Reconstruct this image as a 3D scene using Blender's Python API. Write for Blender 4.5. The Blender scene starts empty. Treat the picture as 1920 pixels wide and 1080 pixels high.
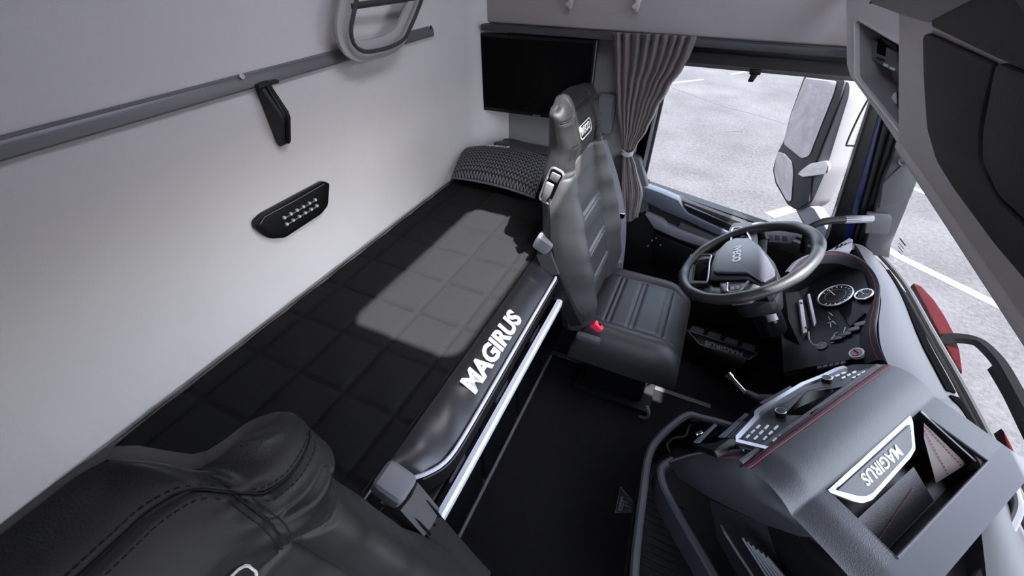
import bpy, bmesh, math, random
from mathutils import Vector, Matrix, Euler
import mathutils.geometry as mgeo
random.seed(4)
SC = bpy.context.scene
COL = SC.collection
R = math.radians
# ------------------------------------------------------------------ camera
F_PX = 760.0
CAM = Vector((0, 0, 1.48))
PITCH, YAW, ROLL = R(40.48), R(25.1), R(-.19)
_f = Vector((-math.sin(YAW)*math.cos(PITCH), math.cos(YAW)*math.cos(PITCH), -math.sin(PITCH)))
_r = Vector((math.cos(YAW), math.sin(YAW), 0)); _u = _r.cross(_f)
_c, _s = math.cos(ROLL), math.sin(ROLL)
_r, _u = _c*_r + _s*_u, -_s*_r + _c*_u
cd = bpy.data.cameras.new('camera'); cam = bpy.data.objects.new('camera', cd); COL.objects.link(cam)
cd.sensor_width = 36; cd.lens = 36*F_PX/1920; cd.clip_start = .01; cd.clip_end = 500
m = Matrix((_r, _u, -_f)).transposed().to_4x4(); m.translation = CAM; cam.matrix_world = m
SC.camera = cam
# ------------------------------------------------------------------ light
SC.view_settings.view_transform = 'Standard'; SC.view_settings.look = 'None'
SC.view_settings.gamma = 1; SC.view_settings.use_curve_mapping = False
SC.view_settings.exposure = 0.0
SUN_DIR = Vector((.50, -.14, 1.34)).normalized()          # towards the sun
w = bpy.data.worlds.new('world'); SC.world = w; w.use_nodes = True
wn = w.node_tree.nodes; wl = w.node_tree.links
bg = wn['Background']; sky = wn.new('ShaderNodeTexSky'); sky.sky_type = 'NISHITA'; sky.sun_disc = False
sky.sun_elevation = math.asin(SUN_DIR.z); sky.sun_rotation = math.atan2(SUN_DIR.x, SUN_DIR.y)
sky.air_density = 1.0; sky.dust_density = 2.5; sky.ozone_density = 1.0
hsv = wn.new('ShaderNodeHueSaturation'); hsv.inputs['Saturation'].default_value = .55
wl.new(sky.outputs[0], hsv.inputs['Color']); wl.new(hsv.outputs[0], bg.inputs[0]); bg.inputs[1].default_value = 1.6
sd = bpy.data.lights.new('sun', 'SUN'); sd.energy = 30.0; sd.angle = R(.8); sd.color = (1, .975, .96)
sun = bpy.data.objects.new('sun', sd); COL.objects.link(sun)
sun.rotation_euler = SUN_DIR.to_track_quat('Z', 'Y').to_euler()

# ------------------------------------------------------------------ pixel -> place helpers (a pixel gives a direction, a plane the distance)
def ray(px, py): return _f + _r*((px-960)/F_PX) - _u*((py-540)/F_PX)
def on(px, py, ax, v):
    d = ray(px, py); return CAM + d*((v-CAM[ax])/d[ax])
def X(px, py, v): return on(px, py, 0, v)
def Y(px, py, v): return on(px, py, 1, v)
def Z(px, py, v): return on(px, py, 2, v)
class Frame:
    """a plane in the place: origin o, in-plane axes a, b, normal n"""
    def __init__(s, o, a, b):
        s.o = Vector(o); s.a = Vector(a).normalized(); b = Vector(b); s.b = (b - s.a*b.dot(s.a)).normalized(); s.n = s.a.cross(s.b)
    def px(s, x, y):
        d = ray(x, y); t = (s.o-CAM).dot(s.n)/d.dot(s.n); p = CAM + d*t - s.o
        return (p.dot(s.a), p.dot(s.b))
    def P(s, u, v, h=0): return s.o + s.a*u + s.b*v + s.n*h
    def mat(s, u=0, v=0, h=0):
        m = Matrix((s.a, s.b, s.n)).transposed().to_4x4(); m.translation = s.P(u, v, h); return m

# ------------------------------------------------------------------ materials
MATS = {}
def mat(name, col, rough=.5, metal=0, bump=0, bscale=200, var=0, vscale=8, spec=.5, coat=0, sheen=0, kind='noise', stretch=None):
    if name in MATS: return MATS[name]
    m = bpy.data.materials.new(name); m.use_nodes = True; nt = m.node_tree; N = nt.nodes; L = nt.links
    b = N['Principled BSDF']; c4 = (*col, 1)
    b.inputs['Base Color'].default_value = c4; b.inputs['Roughness'].default_value = rough
    b.inputs['Metallic'].default_value = metal; b.inputs['Specular IOR Level'].default_value = spec
    if coat: b.inputs['Coat Weight'].default_value = coat; b.inputs['Coat Roughness'].default_value = .08
    if sheen: b.inputs['Sheen Weight'].default_value = sheen; b.inputs['Sheen Roughness'].default_value = .4
    tc = N.new('ShaderNodeTexCoord'); mp = N.new('ShaderNodeMapping'); L.new(tc.outputs['Object'], mp.inputs[0])
    if stretch: mp.inputs['Scale'].default_value = stretch
    if var:
        n = N.new('ShaderNodeTexNoise'); n.inputs['Scale'].default_value = vscale; n.inputs['Detail'].default_value = 6
        L.new(mp.outputs[0], n.inputs['Vector'])
        mx = N.new('ShaderNodeMix'); mx.data_type = 'RGBA'; L.new(n.outputs[0], mx.inputs[0])
        mx.inputs[6].default_value = (*[max(0, x*(1-var)) for x in col], 1); mx.inputs[7].default_value = (*[min(1, x*(1+var)) for x in col], 1)
        L.new(mx.outputs[2], b.inputs['Base Color'])
    if bump:
        if kind == 'voronoi': n = N.new('ShaderNodeTexVoronoi')
        elif kind == 'wave': n = N.new('ShaderNodeTexWave')
        else: n = N.new('ShaderNodeTexNoise'); n.inputs['Detail'].default_value = 3
        n.inputs['Scale'].default_value = bscale; L.new(mp.outputs[0], n.inputs['Vector'])
        bp = N.new('ShaderNodeBump'); bp.inputs['Strength'].default_value = bump; bp.inputs['Distance'].default_value = .002
        L.new(n.outputs[0], bp.inputs['Height']); L.new(bp.outputs[0], b.inputs['Normal'])
    MATS[name] = m; return m
def glass_mat(name, tint=(1, 1, 1), refl=1.0):
    if name in MATS: return MATS[name]
    m = bpy.data.materials.new(name); m.use_nodes = True; nt = m.node_tree; N = nt.nodes; L = nt.links
    N.remove(N['Principled BSDF']); out = N['Material Output']
    t = N.new('ShaderNodeBsdfTransparent'); t.inputs[0].default_value = (*tint, 1)
    g = N.new('ShaderNodeBsdfGlossy'); g.inputs['Roughness'].default_value = .01
    fr = N.new('ShaderNodeFresnel'); fr.inputs[0].default_value = 1.33
    mu = N.new('ShaderNodeMath'); mu.operation = 'MULTIPLY'; mu.inputs[1].default_value = refl; L.new(fr.outputs[0], mu.inputs[0])
    x = N.new('ShaderNodeMixShader'); L.new(mu.outputs[0], x.inputs[0]); L.new(t.outputs[0], x.inputs[1]); L.new(g.outputs[0], x.inputs[2])
    L.new(x.outputs[0], out.inputs[0]); MATS[name] = m; return m

WALL = mat('wall_fabric', (.70, .665, .67), .92, bump=.30, bscale=420, var=.05, vscale=3, spec=.15)
HEAD = mat('header_fabric', (.37, .332, .332), .9, bump=.25, bscale=420, var=.05, vscale=3, spec=.15)
SIDE = mat('side_fabric', (.25, .24, .245), .9, bump=.25, bscale=420, var=.05, spec=.15)
CARPET = mat('floor_carpet', (.005, .005, .0065), .85, bump=.5, bscale=300, var=.3, vscale=40, spec=.2)
LEATHER = mat('black_leather', (.012, .0122, .0132), .52, bump=.10, bscale=520, kind='voronoi', spec=.55)
LEATHER2 = mat('grey_leather', (.030, .0302, .032), .46, bump=.10, bscale=520, kind='voronoi', spec=.55)
STITCH = mat('seam_thread', (.006, .006, .007), .8)
REDST = mat('red_thread', (.22, .012, .03), .7)
PLAST = mat('black_plastic', (.006, .006, .0072), .5, bump=.12, bscale=600, spec=.22)
SATIN = mat('satin_black_plastic', (.004, .004, .0048), .32, spec=.3)
DGREY = mat('dark_grey_plastic', (.045, .044, .05), .5, bump=.15, bscale=700)
MGREY = mat('mid_grey_plastic', (.13, .13, .15), .5, bump=.15, bscale=700)
LGREY = mat('light_grey_plastic', (.16, .16, .175), .5, bump=.12, bscale=700)
OGREY = mat('overhead_plastic', (.60, .56, .56), .6, bump=.25, bscale=500)
ODARK = mat('overhead_dark_fabric', (.035, .032, .034), .8, bump=.4, bscale=450)
BLUEG = mat('blue_grey_plastic', (.06, .065, .088), .4, bump=.1, bscale=700)
SILVER = mat('satin_silver', (.42, .42, .46), .34, metal=.8)
ALU = mat('brushed_aluminium', (.36, .35, .37), .38, metal=.8, bump=.05, bscale=300, stretch=(1, .02, 1))
CHROME = mat('chrome', (.75, .75, .77), .12, metal=1)
WHITE = mat('white_print', (.7, .7, .72), .6)
DIMPRINT = mat('grey_print', (.22, .22, .24), .6)
PIPING = mat('silver_piping', (.55, .56, .66), .35, spec=.6)
MATT = mat('mattress_fabric', (.0112, .0114, .0124), .95, bump=.8, bscale=900, var=.35, vscale=500, spec=.1)
VINYL = mat('black_vinyl', (.012, .012, .017), .42, bump=.35, bscale=14, spec=.6)
BLACKF = mat('black_fabric', (.004, .004, .005), .95, spec=.1)
SCREEN = mat('screen_black', (.002, .002, .0024), .15, spec=.05)
CURT = mat('curtain_fabric', (.13, .108, .11), .8, bump=.15, bscale=700, sheen=.2)
BELT = mat('belt_webbing', (.11, .11, .125), .6, bump=.4, bscale=500, kind='wave')
REDP = mat('red_plastic', (.65, .02, .05), .35)
EXTB = mat('exterior_black', (.003, .003, .0034), .8, spec=.02)
REDPAINT = mat('red_paint', (.022, .0005, .0013), .7, spec=.03)
BLUEPAINT = mat('blue_paint', (.005, .013, .075), .25, coat=.5)
RUBBER = mat('rubber', (.012, .012, .013), .6)
MIRROR = mat('mirror_glass', (.62, .62, .65), .02, metal=1)
PAINTW = mat('road_paint', (.10, .10, .103), .7, var=.12, vscale=9)
SCREENGLASS = glass_mat('windscreen_glass', (.95, .96, .97), .05)
GLASS = glass_mat('window_glass', (.95, .96, .97), .16)

# ------------------------------------------------------------------ mesh helpers
def obj(name, verts, faces, mt, parent=None, smooth=True, bevel=0, seg=2, angle=35):
    me = bpy.data.meshes.new(name); me.from_pydata([tuple(v) for v in verts], [], faces)
    bm = bmesh.new(); bm.from_mesh(me); bmesh.ops.recalc_face_normals(bm, faces=bm.faces)
    if bevel:
        es = [e for e in bm.edges if len(e.link_faces) == 2 and e.calc_face_angle(0) > R(28)]
        bmesh.ops.bevel(bm, geom=es, offset=bevel, segments=seg, affect='EDGES', profile=.6)
    bm.to_mesh(me); bm.free()
    o = bpy.data.objects.new(name, me); COL.objects.link(o)
    if mt: me.materials.append(mt)
    if smooth:
        for p in me.polygons: p.use_smooth = True
        try: me.set_sharp_from_angle(angle=R(angle))
        except Exception: pass
    if parent: o.parent = parent
    return o
def tag(o, label=None, cat=None, group=None, kind=None):
    if label: o['label'] = label
    if cat: o['category'] = cat
    if group: o['group'] = group
    if kind: o['kind'] = kind
    return o
def empty(name, loc=(0, 0, 0), rz=0):
    o = bpy.data.objects.new(name, None); COL.objects.link(o); o.location = loc; o.rotation_euler = (0, 0, rz); o.empty_display_size = .05
    return o
def box(name, lo, hi, mt, parent=None, bevel=.004, seg=2):
    (a, b, c), (d, e, f) = lo, hi
    v = [(a, b, c), (d, b, c), (d, e, c), (a, e, c), (a, b, f), (d, b, f), (d, e, f), (a, e, f)]
    q = [(0, 3, 2, 1), (4, 5, 6, 7), (0, 1, 5, 4), (1, 2, 6, 5), (2, 3, 7, 6), (3, 0, 4, 7)]
    return obj(name, v, q, mt, parent, bevel=bevel, seg=seg)
def prism(name, pts, off, mt, parent=None, bevel=0, seg=2, holes=None):
    """pts: 3D outline (front), off: extrusion vector"""
    pts = [Vector(p) for p in pts]; off = Vector(off); n = len(pts)
    if not holes:
        v = pts + [p+off for p in pts]
        f = [tuple(range(n)), tuple(range(2*n-1, n-1, -1))] + [(i, (i+1) % n, (i+1) % n+n, i+n) for i in range(n)]
        return obj(name, v, f, mt, parent, bevel=bevel, seg=seg)
    loops = [pts] + [[Vector(p) for p in h] for h in holes]
    flat = [p for l in loops for p in l]
    tri = mgeo.tessellate_polygon(loops); k = len(flat)
    v = flat + [p+off for p in flat]; f = [tuple(t) for t in tri] + [tuple(i+k for i in reversed(t)) for t in tri]
    s = 0
    for l in loops:
        c = len(l); f += [(s+i, s+(i+1) % c, s+(i+1) % c+k, s+i+k) for i in range(c)]; s += c
    return obj(name, v, f, mt, parent)
def smooth_path(pts, n=6, closed=False):
    pts = [Vector(p) for p in pts]; N = len(pts); out = []
    rng = range(N if closed else N-1)
    for i in rng:
        p0 = pts[(i-1) % N] if closed or i > 0 else pts[0]; p1 = pts[i]; p2 = pts[(i+1) % N]
        p3 = pts[(i+2) % N] if closed or i+2 < N else pts[-1]
        for k in range(n):
            t = k/n
            out.append(.5*((2*p1) + (p2-p0)*t + (2*p0-5*p1+4*p2-p3)*t*t + (3*p1-p0-3*p2+p3)*t**3))
    if not closed: out.append(pts[-1])
    return out
def tube(name, path, r, mt, parent=None, closed=False, n=8, prof=None, up=None):
    """sweep a circle (or profile of (side, up) pairs) along a path"""
    path = [Vector(p) for p in path]; N = len(path); v = []; f = []
    if prof is None: pr_ = None
    T = []
    for i in range(N):
        a = path[(i-1) % N] if closed or i > 0 else path[i]; b = path[(i+1) % N] if closed or i < N-1 else path[i]
        t = (b-a); T.append(t.normalized() if t.length > 1e-9 else Vector((0, 0, 1)))
    ref = Vector(up) if up is not None else None
    if ref is None:
        ref = Vector((0, 0, 1)) if abs(T[0].z) < .9 else Vector((1, 0, 0))
    s_prev = None
    for i in range(N):
        t = T[i]
        if up is not None: s = t.cross(ref)
        else:
            s = t.cross(ref) if s_prev is None else (s_prev - t*s_prev.dot(t))
        s.normalize(); s_prev = s; u = s.cross(t)
        rr = r(i/(N-1 if N > 1 else 1)) if callable(r) else r
        if prof is None: ring = [(math.cos(2*math.pi*k/n)*rr, math.sin(2*math.pi*k/n)*rr) for k in range(n)]
        else: ring = [(x*rr, y*rr) for x, y in prof]
        v += [path[i] + s*x + u*y for x, y in ring]
    k = len(v)//N
    for i in range(N if closed else N-1):
        j = (i+1) % N
        f += [(i*k+q, i*k+(q+1) % k, j*k+(q+1) % k, j*k+q) for q in range(k)]
    if not closed: f += [tuple(range(k-1, -1, -1)), tuple((N-1)*k+q for q in range(k))]
    return obj(name, v, f, mt, parent)
def grid(name, fn, nu, nv, mt, parent=None, closed_u=False, thick=0, select=None, angle=60):
    """surface from fn(u,v) on [0,1]^2; select(u,v) keeps faces"""
    v = [fn(i/nu, j/nv) for j in range(nv+1) for i in range(nu+1)]
    f = []
    for j in range(nv):
        for i in range(nu):
            if select is None or select((i+.5)/nu, (j+.5)/nv): f.append((j*(nu+1)+i, j*(nu+1)+i+1, (j+1)*(nu+1)+i+1, (j+1)*(nu+1)+i))
    used = sorted({q for a in f for q in a}); ix = {q: k for k, q in enumerate(used)}
    v = [v[q] for q in used]; f = [tuple(ix[q] for q in a) for a in f]
    o = obj(name, v, f, mt, parent, angle=angle)
    if thick:
        md = o.modifiers.new('solid', 'SOLIDIFY'); md.thickness = thick; md.offset = -1
    return o
def text(name, s, M, size, mt, parent=None, extrude=.0008, bold=0, align='CENTER', xs=1.0, shear=0):
    c = bpy.data.curves.new(name, 'FONT'); c.body = s; c.size = size; c.extrude = extrude; c.offset = bold; c.align_x = align; c.align_y = 'CENTER'; c.shear = shear
    c.resolution_u = 3
    t = bpy.data.objects.new(name, c); COL.objects.link(t)
    bpy.context.view_layer.update()
    me = bpy.data.meshes.new_from_object(t.evaluated_get(bpy.context.evaluated_depsgraph_get()))
    bpy.data.objects.remove(t); bpy.data.curves.remove(c)
    S = Matrix.Diagonal((xs, 1, 1, 1)); me.transform(M @ S); me.materials.clear(); me.materials.append(mt); me.name = name
    o = bpy.data.objects.new(name, me); COL.objects.link(o)
    if parent: o.parent = parent
    return o
def basis(o, a, b):
    return Frame(o, a, b).mat()
def rrect(w, h, r, n=4):
    """rounded rectangle outline centred at 0"""
    out = []
    for cx, cy, a0 in ((w/2-r, h/2-r, 0), (-w/2+r, h/2-r, 90), (-w/2+r, -h/2+r, 180), (w/2-r, -h/2+r, 270)):
        for k in range(n+1):
            a = R(a0+90*k/n); out.append((cx+r*math.cos(a), cy+r*math.sin(a)))
    return out
def lerp(a, b, t): return a + (b-a)*t
def interp(tab, x):
    if x <= tab[0][0]: return tab[0][1]
    for (a, p), (b, q) in zip(tab, tab[1:]):
        if x <= b:
            t = (x-a)/(b-a); t = t*t*(3-2*t)*.5 + t*.5
            return p + (q-p)*t
    return tab[-1][1]
def round_poly(pts, r, n=4):
    """round the corners of a 2D polygon"""
    out = []; N = len(pts)
    for i in range(N):
        p = Vector(pts[i]); a = Vector(pts[i-1]) - p; b = Vector(pts[(i+1) % N]) - p
        rr = min(r, a.length*.45, b.length*.45); A = p + a.normalized()*rr; B = p + b.normalized()*rr
        for k in range(n+1):
            t = k/n; out.append(tuple(A*(1-t)**2 + p*2*t*(1-t) + B*t*t))
    return out
# ================================================================== SETTING
XR, YW, YN, ZC = -.99, 1.815, -.44, 2.0
GZ = -1.45
def ground_mat():
    m = bpy.data.materials.new('concrete_yard'); m.use_nodes = True; N = m.node_tree.nodes; L = m.node_tree.links; b = N['Principled BSDF']
    b.inputs['Roughness'].default_value = .9; b.inputs['Specular IOR Level'].default_value = .2
    tc = N.new('ShaderNodeTexCoord'); n1 = N.new('ShaderNodeTexNoise'); n1.inputs['Scale'].default_value = 1.1; n1.inputs['Detail'].default_value = 8
    n2 = N.new('ShaderNodeTexNoise'); n2.inputs['Scale'].default_value = 22; n2.inputs['Detail'].default_value = 6
    n3 = N.new('ShaderNodeTexNoise'); n3.inputs['Scale'].default_value = 95; n3.inputs['Detail'].default_value = 2
    for n in (n1, n2, n3): L.new(tc.outputs['Object'], n.inputs['Vector'])
    a = N.new('ShaderNodeMath'); a.operation = 'MULTIPLY_ADD'; a.inputs[1].default_value = .5; L.new(n1.outputs[0], a.inputs[0])
    a2 = N.new('ShaderNodeMath'); a2.operation = 'MULTIPLY_ADD'; a2.inputs[1].default_value = .55; L.new(n2.outputs[0], a2.inputs[0]); L.new(a2.outputs[0], a.inputs[2])
    a3 = N.new('ShaderNodeMath'); a3.operation = 'MULTIPLY'; a3.inputs[1].default_value = .5; L.new(n3.outputs[0], a3.inputs[0]); L.new(a3.outputs[0], a2.inputs[2])
    cr = N.new('ShaderNodeValToRGB'); cr.color_ramp.elements[0].position = .62; cr.color_ramp.elements[0].color = (.0215, .021, .0225, 1)
    cr.color_ramp.elements[1].position = .98; cr.color_ramp.elements[1].color = (.049, .048, .051, 1); L.new(a.outputs[0], cr.inputs[0]); L.new(cr.outputs[0], b.inputs['Base Color'])
    return m
g = obj('ground', [(-40, -40, GZ), (40, -40, GZ), (40, 60, GZ), (-40, 60, GZ)], [(0, 1, 2, 3)], ground_mat()); tag(g, 'pale speckled concrete yard outside the cab', kind='structure')
def strip(name, path, w, mt, parent, z=GZ):
    """a flat painted strip along a ground path"""
    path = [Vector(p) for p in path]; v = []; n = len(path)
    for i, p in enumerate(path):
        t = (path[min(i+1, n-1)]-path[max(i-1, 0)]).normalized(); s = Vector((-t.y, t.x, 0))
        ww = w(i/(n-1)) if callable(w) else w
        v += [p-s*ww/2, p+s*ww/2]
    k = len(v); v2 = [q+Vector((0, 0, .004)) for q in v] + [q-Vector((0, 0, .01)) for q in v]
    f = []
    for i in range(n-1):
        a = 2*i; f += [(a, a+1, a+3, a+2), (a+k, a+2+k, a+3+k, a+1+k), (a, a+2, a+2+k, a+k), (a+1, a+1+k, a+3+k, a+3)]
    f += [(0, k, k+1, 1), (k-2, k-1, 2*k-1, 2*k-2)]
    return obj(name, v2, f, mt, parent, smooth=False)
def gp(*q): return [Z(x, y, GZ) for x, y in q]
# parking bay lines and joints of the yard
PL_LAB = 'white painted parking line seen through the '
tag(strip('parking_line', gp((1640, 452), (1685, 481), (1920, 597), (2300, 790)), .13, PAINTW, None), PL_LAB+'windscreen, the wide one near the red panel', 'line')
tag(strip('parking_line', gp((1690, 345), (1790, 383), (1990, 450)), .12, PAINTW, None), PL_LAB+'windscreen, the faint one under the roof console', 'line')
tag(strip('parking_line', gp((1240, 158), (1319, 149)), .1, PAINTW, None), PL_LAB+'door window beside the curtain', 'line')
tag(strip('parking_line', gp((1369, 140), (1410, 132), (1480, 120)), .1, PAINTW, None), PL_LAB+'door window under the blind tab', 'line')
tag(strip('parking_line', gp((1442, 404), (1500, 388)), .16, PAINTW, None), PL_LAB+'door window below the mirror', 'line')
CRACK = mat('crack_dark', (.022,.0215,.023), .9)
random.seed(9)
def crack(pts, wpx):
    P = smooth_path(gp(*pts), 7); P = [p + Vector((random.uniform(-.012, .012), random.uniform(-.012, .012), 0)) for p in P]
    c = strip('crack', P, lambda t: wpx*(.5+random.random()), CRACK, g); return c
crack([(1262, 165), (1310, 182), (1360, 200), (1410, 213), (1460, 228), (1500, 240)], .035)
crack([(1290, 280), (1320, 258), (1350, 248), (1390, 246)], .016)
crack([(1300, 325), (1330, 318), (1350, 300)], .012)
# floor and footwell
fl = box('floor', (-.99, YN, -.04), (.60, 1.225, 0), CARPET, bevel=0); tag(fl, 'black cab floor between the seats', kind='structure')
ff = box('floor_footwell', (-.99, 1.225, -.16), (.95, YW, -.12), CARPET, bevel=0); tag(ff, 'lowered black footwell floor under the driver seat', kind='structure')
fs = box('trim_step_edge', (-.385, 1.213, -.12), (.34, 1.235, .005), DGREY, bevel=.003); tag(fs, 'grey metal step edge of the raised floor', kind='structure')
random.seed(3)
for i in range(9):   # shallow ribs of the floor mat
    x = -.30 + i*.058
    box('floor_rib', (x, YN+.02, -.001), (x+.035, 1.20, .0015), CARPET, fl, bevel=0)
# rear wall with a soft corner into the side wall
tag(box('wall_rear', (XR-.04, YN, -.16), (XR, 1.70, ZC), WALL, bevel=0), 'pale fabric covered rear wall behind the bunk', kind='structure')
prof = [(XR+.125-.125*math.cos(R(9*k)), 1.69+.125*math.sin(R(9*k))) for k in range(11)]
vv = []; ff_ = []
for x, y in prof: vv += [(x, y, -.16), (x, y, ZC)]
for x, y in reversed(prof): vv += [(x-.03, y+.03, -.16), (x-.03, y+.03, ZC)]
k = len(vv)//2
for i in range(k): j = (i+1) % k; ff_.append((2*i, 2*j, 2*j+1, 2*i+1))
tag(obj('trim_corner', vv, ff_, WALL, angle=50), 'soft rounded fabric corner between rear and side wall', kind='structure')
tag(box('wall_left', (-.885, YW, -.16), (-.20, YW+.05, ZC), SIDE, bevel=0), 'grey lined side wall behind the television', kind='structure')
hd = box('trim_header', (XR, 1.785, 1.222), (.365, YW+.06, ZC), HEAD, bevel=.012, seg=3); tag(hd, 'warm grey padded panel above the television and door window', kind='structure')
tube('header_seam', [(XR+.012, 1.79, 1.225), (XR+.006, 1.79, 1.5), (XR+.006, 1.79, ZC)], .004, STITCH, hd)
tag(box('trim_header_lip', (-.955, 1.742, 1.200), (.365, YW+.03, 1.222), DGREY, bevel=.003), 'dark lip under the padded header panel', kind='structure')
# roof with an open hatch (lets the sun patch fall on the mattress)
HX0, HX1, HY0, HY1 = -.262, .10, .40, 1.115
hole = [((HX0+HX1)/2+x, (HY0+HY1)/2+y, ZC) for x, y in rrect(HX1-HX0, HY1-HY0, .05, 5)]
tag(prism('ceiling', [(-1.05, YN-.05, ZC), (.62, YN-.05, ZC), (.62, YW+.06, ZC), (-1.05, YW+.06, ZC)], (0, 0, .05), WALL, holes=[hole]), 'pale cab roof lining with an open hatch', kind='structure')
tag(box('trim_front_corner', (.365, 1.785, 1.26), (.66, YW+.06, ZC), HEAD, bevel=0), 'padded corner panel between header and windscreen', kind='structure')
# passenger side: rear quarter, lintel (the door itself stands open, out of view)
tag(box('wall_right', (-1.03, YN-.05, -.16), (-.42, YN, ZC), WALL, bevel=0), 'rear quarter of the passenger side wall', kind='structure')
pdo = [(-.42, -.16), (.70, -.16), (.70, .50), (.50, 1.24), (.44, ZC), (-.42, ZC)]
pdw = [(-.20, .62), (.56, .52), (.42, 1.17), (-.20, 1.17)]
pd = empty('door_2', (.1, YN, -.1)); tag(pd, 'passenger door with window beside the camera', kind='structure')
par = lambda o, p: (setattr(o, 'parent', p), setattr(o, 'matrix_parent_inverse', p.matrix_basis.inverted()), o)[2]
par(prism('door_shell', [(x, YN, z) for x, z in pdo], (0, -.05, 0), PLAST, holes=[[(x, YN, z) for x, z in pdw]]), pd)
par(prism('window_pane', [(x, YN-.028, z) for x, z in pdw], (0, -.004, 0), GLASS), pd)
# ------------------------------------------------------------------ driver door
SL0, SL1 = Vector((-.201, 0, .638)), Vector((.255, 0, .557)); SLS = (SL1.z-SL0.z)/(SL1.x-SL0.x)
def sill(x): return SL0.z + SLS*(x-SL0.x)
dr = empty('door_1', (.2, YW, -.1)); tag(dr, 'driver door with dark inner panel and large window', kind='structure')
def par(o, p): o.parent = p; o.matrix_parent_inverse = p.matrix_basis.inverted(); return o
def S(px, py, y): p = Y(px, py, y); return p
fr_b, fr_t = Y(1553, 442, YW), Y(1628, 215, YW)          # front edge of the door glass
def fedge(z): t = (z-fr_b.z)/(fr_t.z-fr_b.z); return fr_b.x + (fr_t.x-fr_b.x)*t
out = [(-.245, -.16), (.80, -.16), (.80, .30), (fedge(.5)+.028, .46), (fedge(1.2)+.028, 1.24), (-.245, 1.24)]
win = [(-.20, sill(-.20)), (fedge(sill(.5)), sill(.5)+.0), (fedge(1.17), 1.17), (-.20, 1.17)]
par(prism('door_shell', [(x, YW, z) for x, z in out], (0, .05, 0), PLAST, holes=[[(x, YW, z) for x, z in win]]), dr)
pane = [(x, YW+.028, z) for x, z in [(-.205, sill(-.2)-.01), (fedge(.5)+.01, sill(.5)-.01), (fedge(1.19)+.01, 1.19), (-.205, 1.19)]]
par(prism('window_pane', pane, (0, .004, 0), GLASS), dr)
# window guide strips at the rear edge of the glass
par(box('window_guide', (-.205, YW-.006, sill(-.2)), (-.19, YW+.02, 1.17), SILVER, bevel=.002), dr)
par(box('window_seal', (-.19, YW-.003, sill(-.19)), (-.178, YW+.02, 1.17), RUBBER, bevel=.002), dr)
par(prism('window_rail', [(-.2, YW-.03, sill(-.2)+.004), (.62, YW-.03, sill(.62)+.004), (.62, YW-.03, sill(.62)-.05), (-.2, YW-.03, sill(-.2)-.05)], (0, .05, 0), RUBBER, bevel=.006), dr)
# inner panel layers, outlines taken on the plane of each layer
def dpoly(name, y, th, mt, pts, bev=.004):
    o = prism(name, [Y(a, b, y) for a, b in pts], (0, th, 0), mt, bevel=bev); par(o, dr); return o
dpoly('door_panel', 1.775, .04, PLAST, [(1170, 395), (1200, 362), (1290, 402), (1400, 445), (1500, 480), (1540, 560), (1480, 700), (1330, 660), (1150, 560)], .006)
dpoly('sill_strip', 1.752, .05, BLUEG, [(1190, 352), (1207, 350), (1240, 362), (1272, 376), (1279, 388), (1290, 401), (1330, 420), (1400, 452), (1394, 461), (1330, 434), (1285, 413), (1240, 394), (1190, 368)], .005)
dpoly('door_pull_recess', 1.765, .04, SATIN, [(1283, 384), (1340, 408), (1400, 434), (1400, 446), (1330, 418), (1291, 400)], .003)
dpoly('armrest_shelf', 1.735, .06, MGREY, [(1209, 402), (1242, 416), (1250, 425), (1300, 444), (1380, 472), (1376, 480), (1310, 461), (1270, 448), (1226, 428)], .005)
dpoly('lower_pocket', 1.745, .05, SATIN, [(1225, 436), (1300, 468), (1390, 500), (1390, 560), (1230, 500)], .006)
dpoly('door_switch_bar', 1.758, .03, DGREY, [(1275, 418), (1345, 446), (1340, 462), (1268, 436)], .004)
for px, py in ((1222, 452), (1230, 447), (1238, 460), (1215, 462)):
    c = Y(px, py, 1.742); par(tube('door_rivet', [c, c+Vector((0, .01, 0))], .004, MGREY), dr)
# roller blind cassette above the door glass
rb = empty('roller_blind', (.1, 1.79, 1.13)); tag(rb, 'dark roller blind pulled down a little over the driver window', 'blind')
x0, x1 = -.16, .415
par(box('cassette', (x0, 1.782, 1.178), (x1, 1.812, 1.204), SATIN, bevel=.004), rb)
par(box('blind_cloth', (x0+.005, 1.799, 1.139), (x1-.005, 1.803, 1.18), mat('blind_cloth', (.03, .027, .028), .85, bump=.3, bscale=500), bevel=.001), rb)
par(box('bottom_bar', (x0, 1.794, 1.128), (x1, 1.808, 1.142), mat('blind_bar', (.055, .05, .052), .6), bevel=.003), rb)
c = Y(1418, 130, 1.79)
par(box('pull_tab', (c.x-.018, 1.784, 1.122), (c.x+.018, 1.796, 1.14), SATIN, bevel=.003), rb)
par(prism('pull_hook', [(c.x-.012, 1.786, 1.124), (c.x+.012, 1.786, 1.124), (c.x+.003, 1.786, 1.098), (c.x-.014, 1.786, 1.098)], (0, .006, 0), SATIN, bevel=.002), rb)
# glass certification marks, printed
for nm, px, py, wd in (('glass_print', 1212, 337, .03), ('glass_print', 1214, 341, .02), ('glass_print', 1216, 344, .014)):
    c = Y(px, py, YW+.026); par(box(nm, (c.x-wd/2, YW+.026, c.z-.0025), (c.x+wd/2, YW+.027, c.z+.0025), RUBBER, bevel=0), dr)
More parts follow.
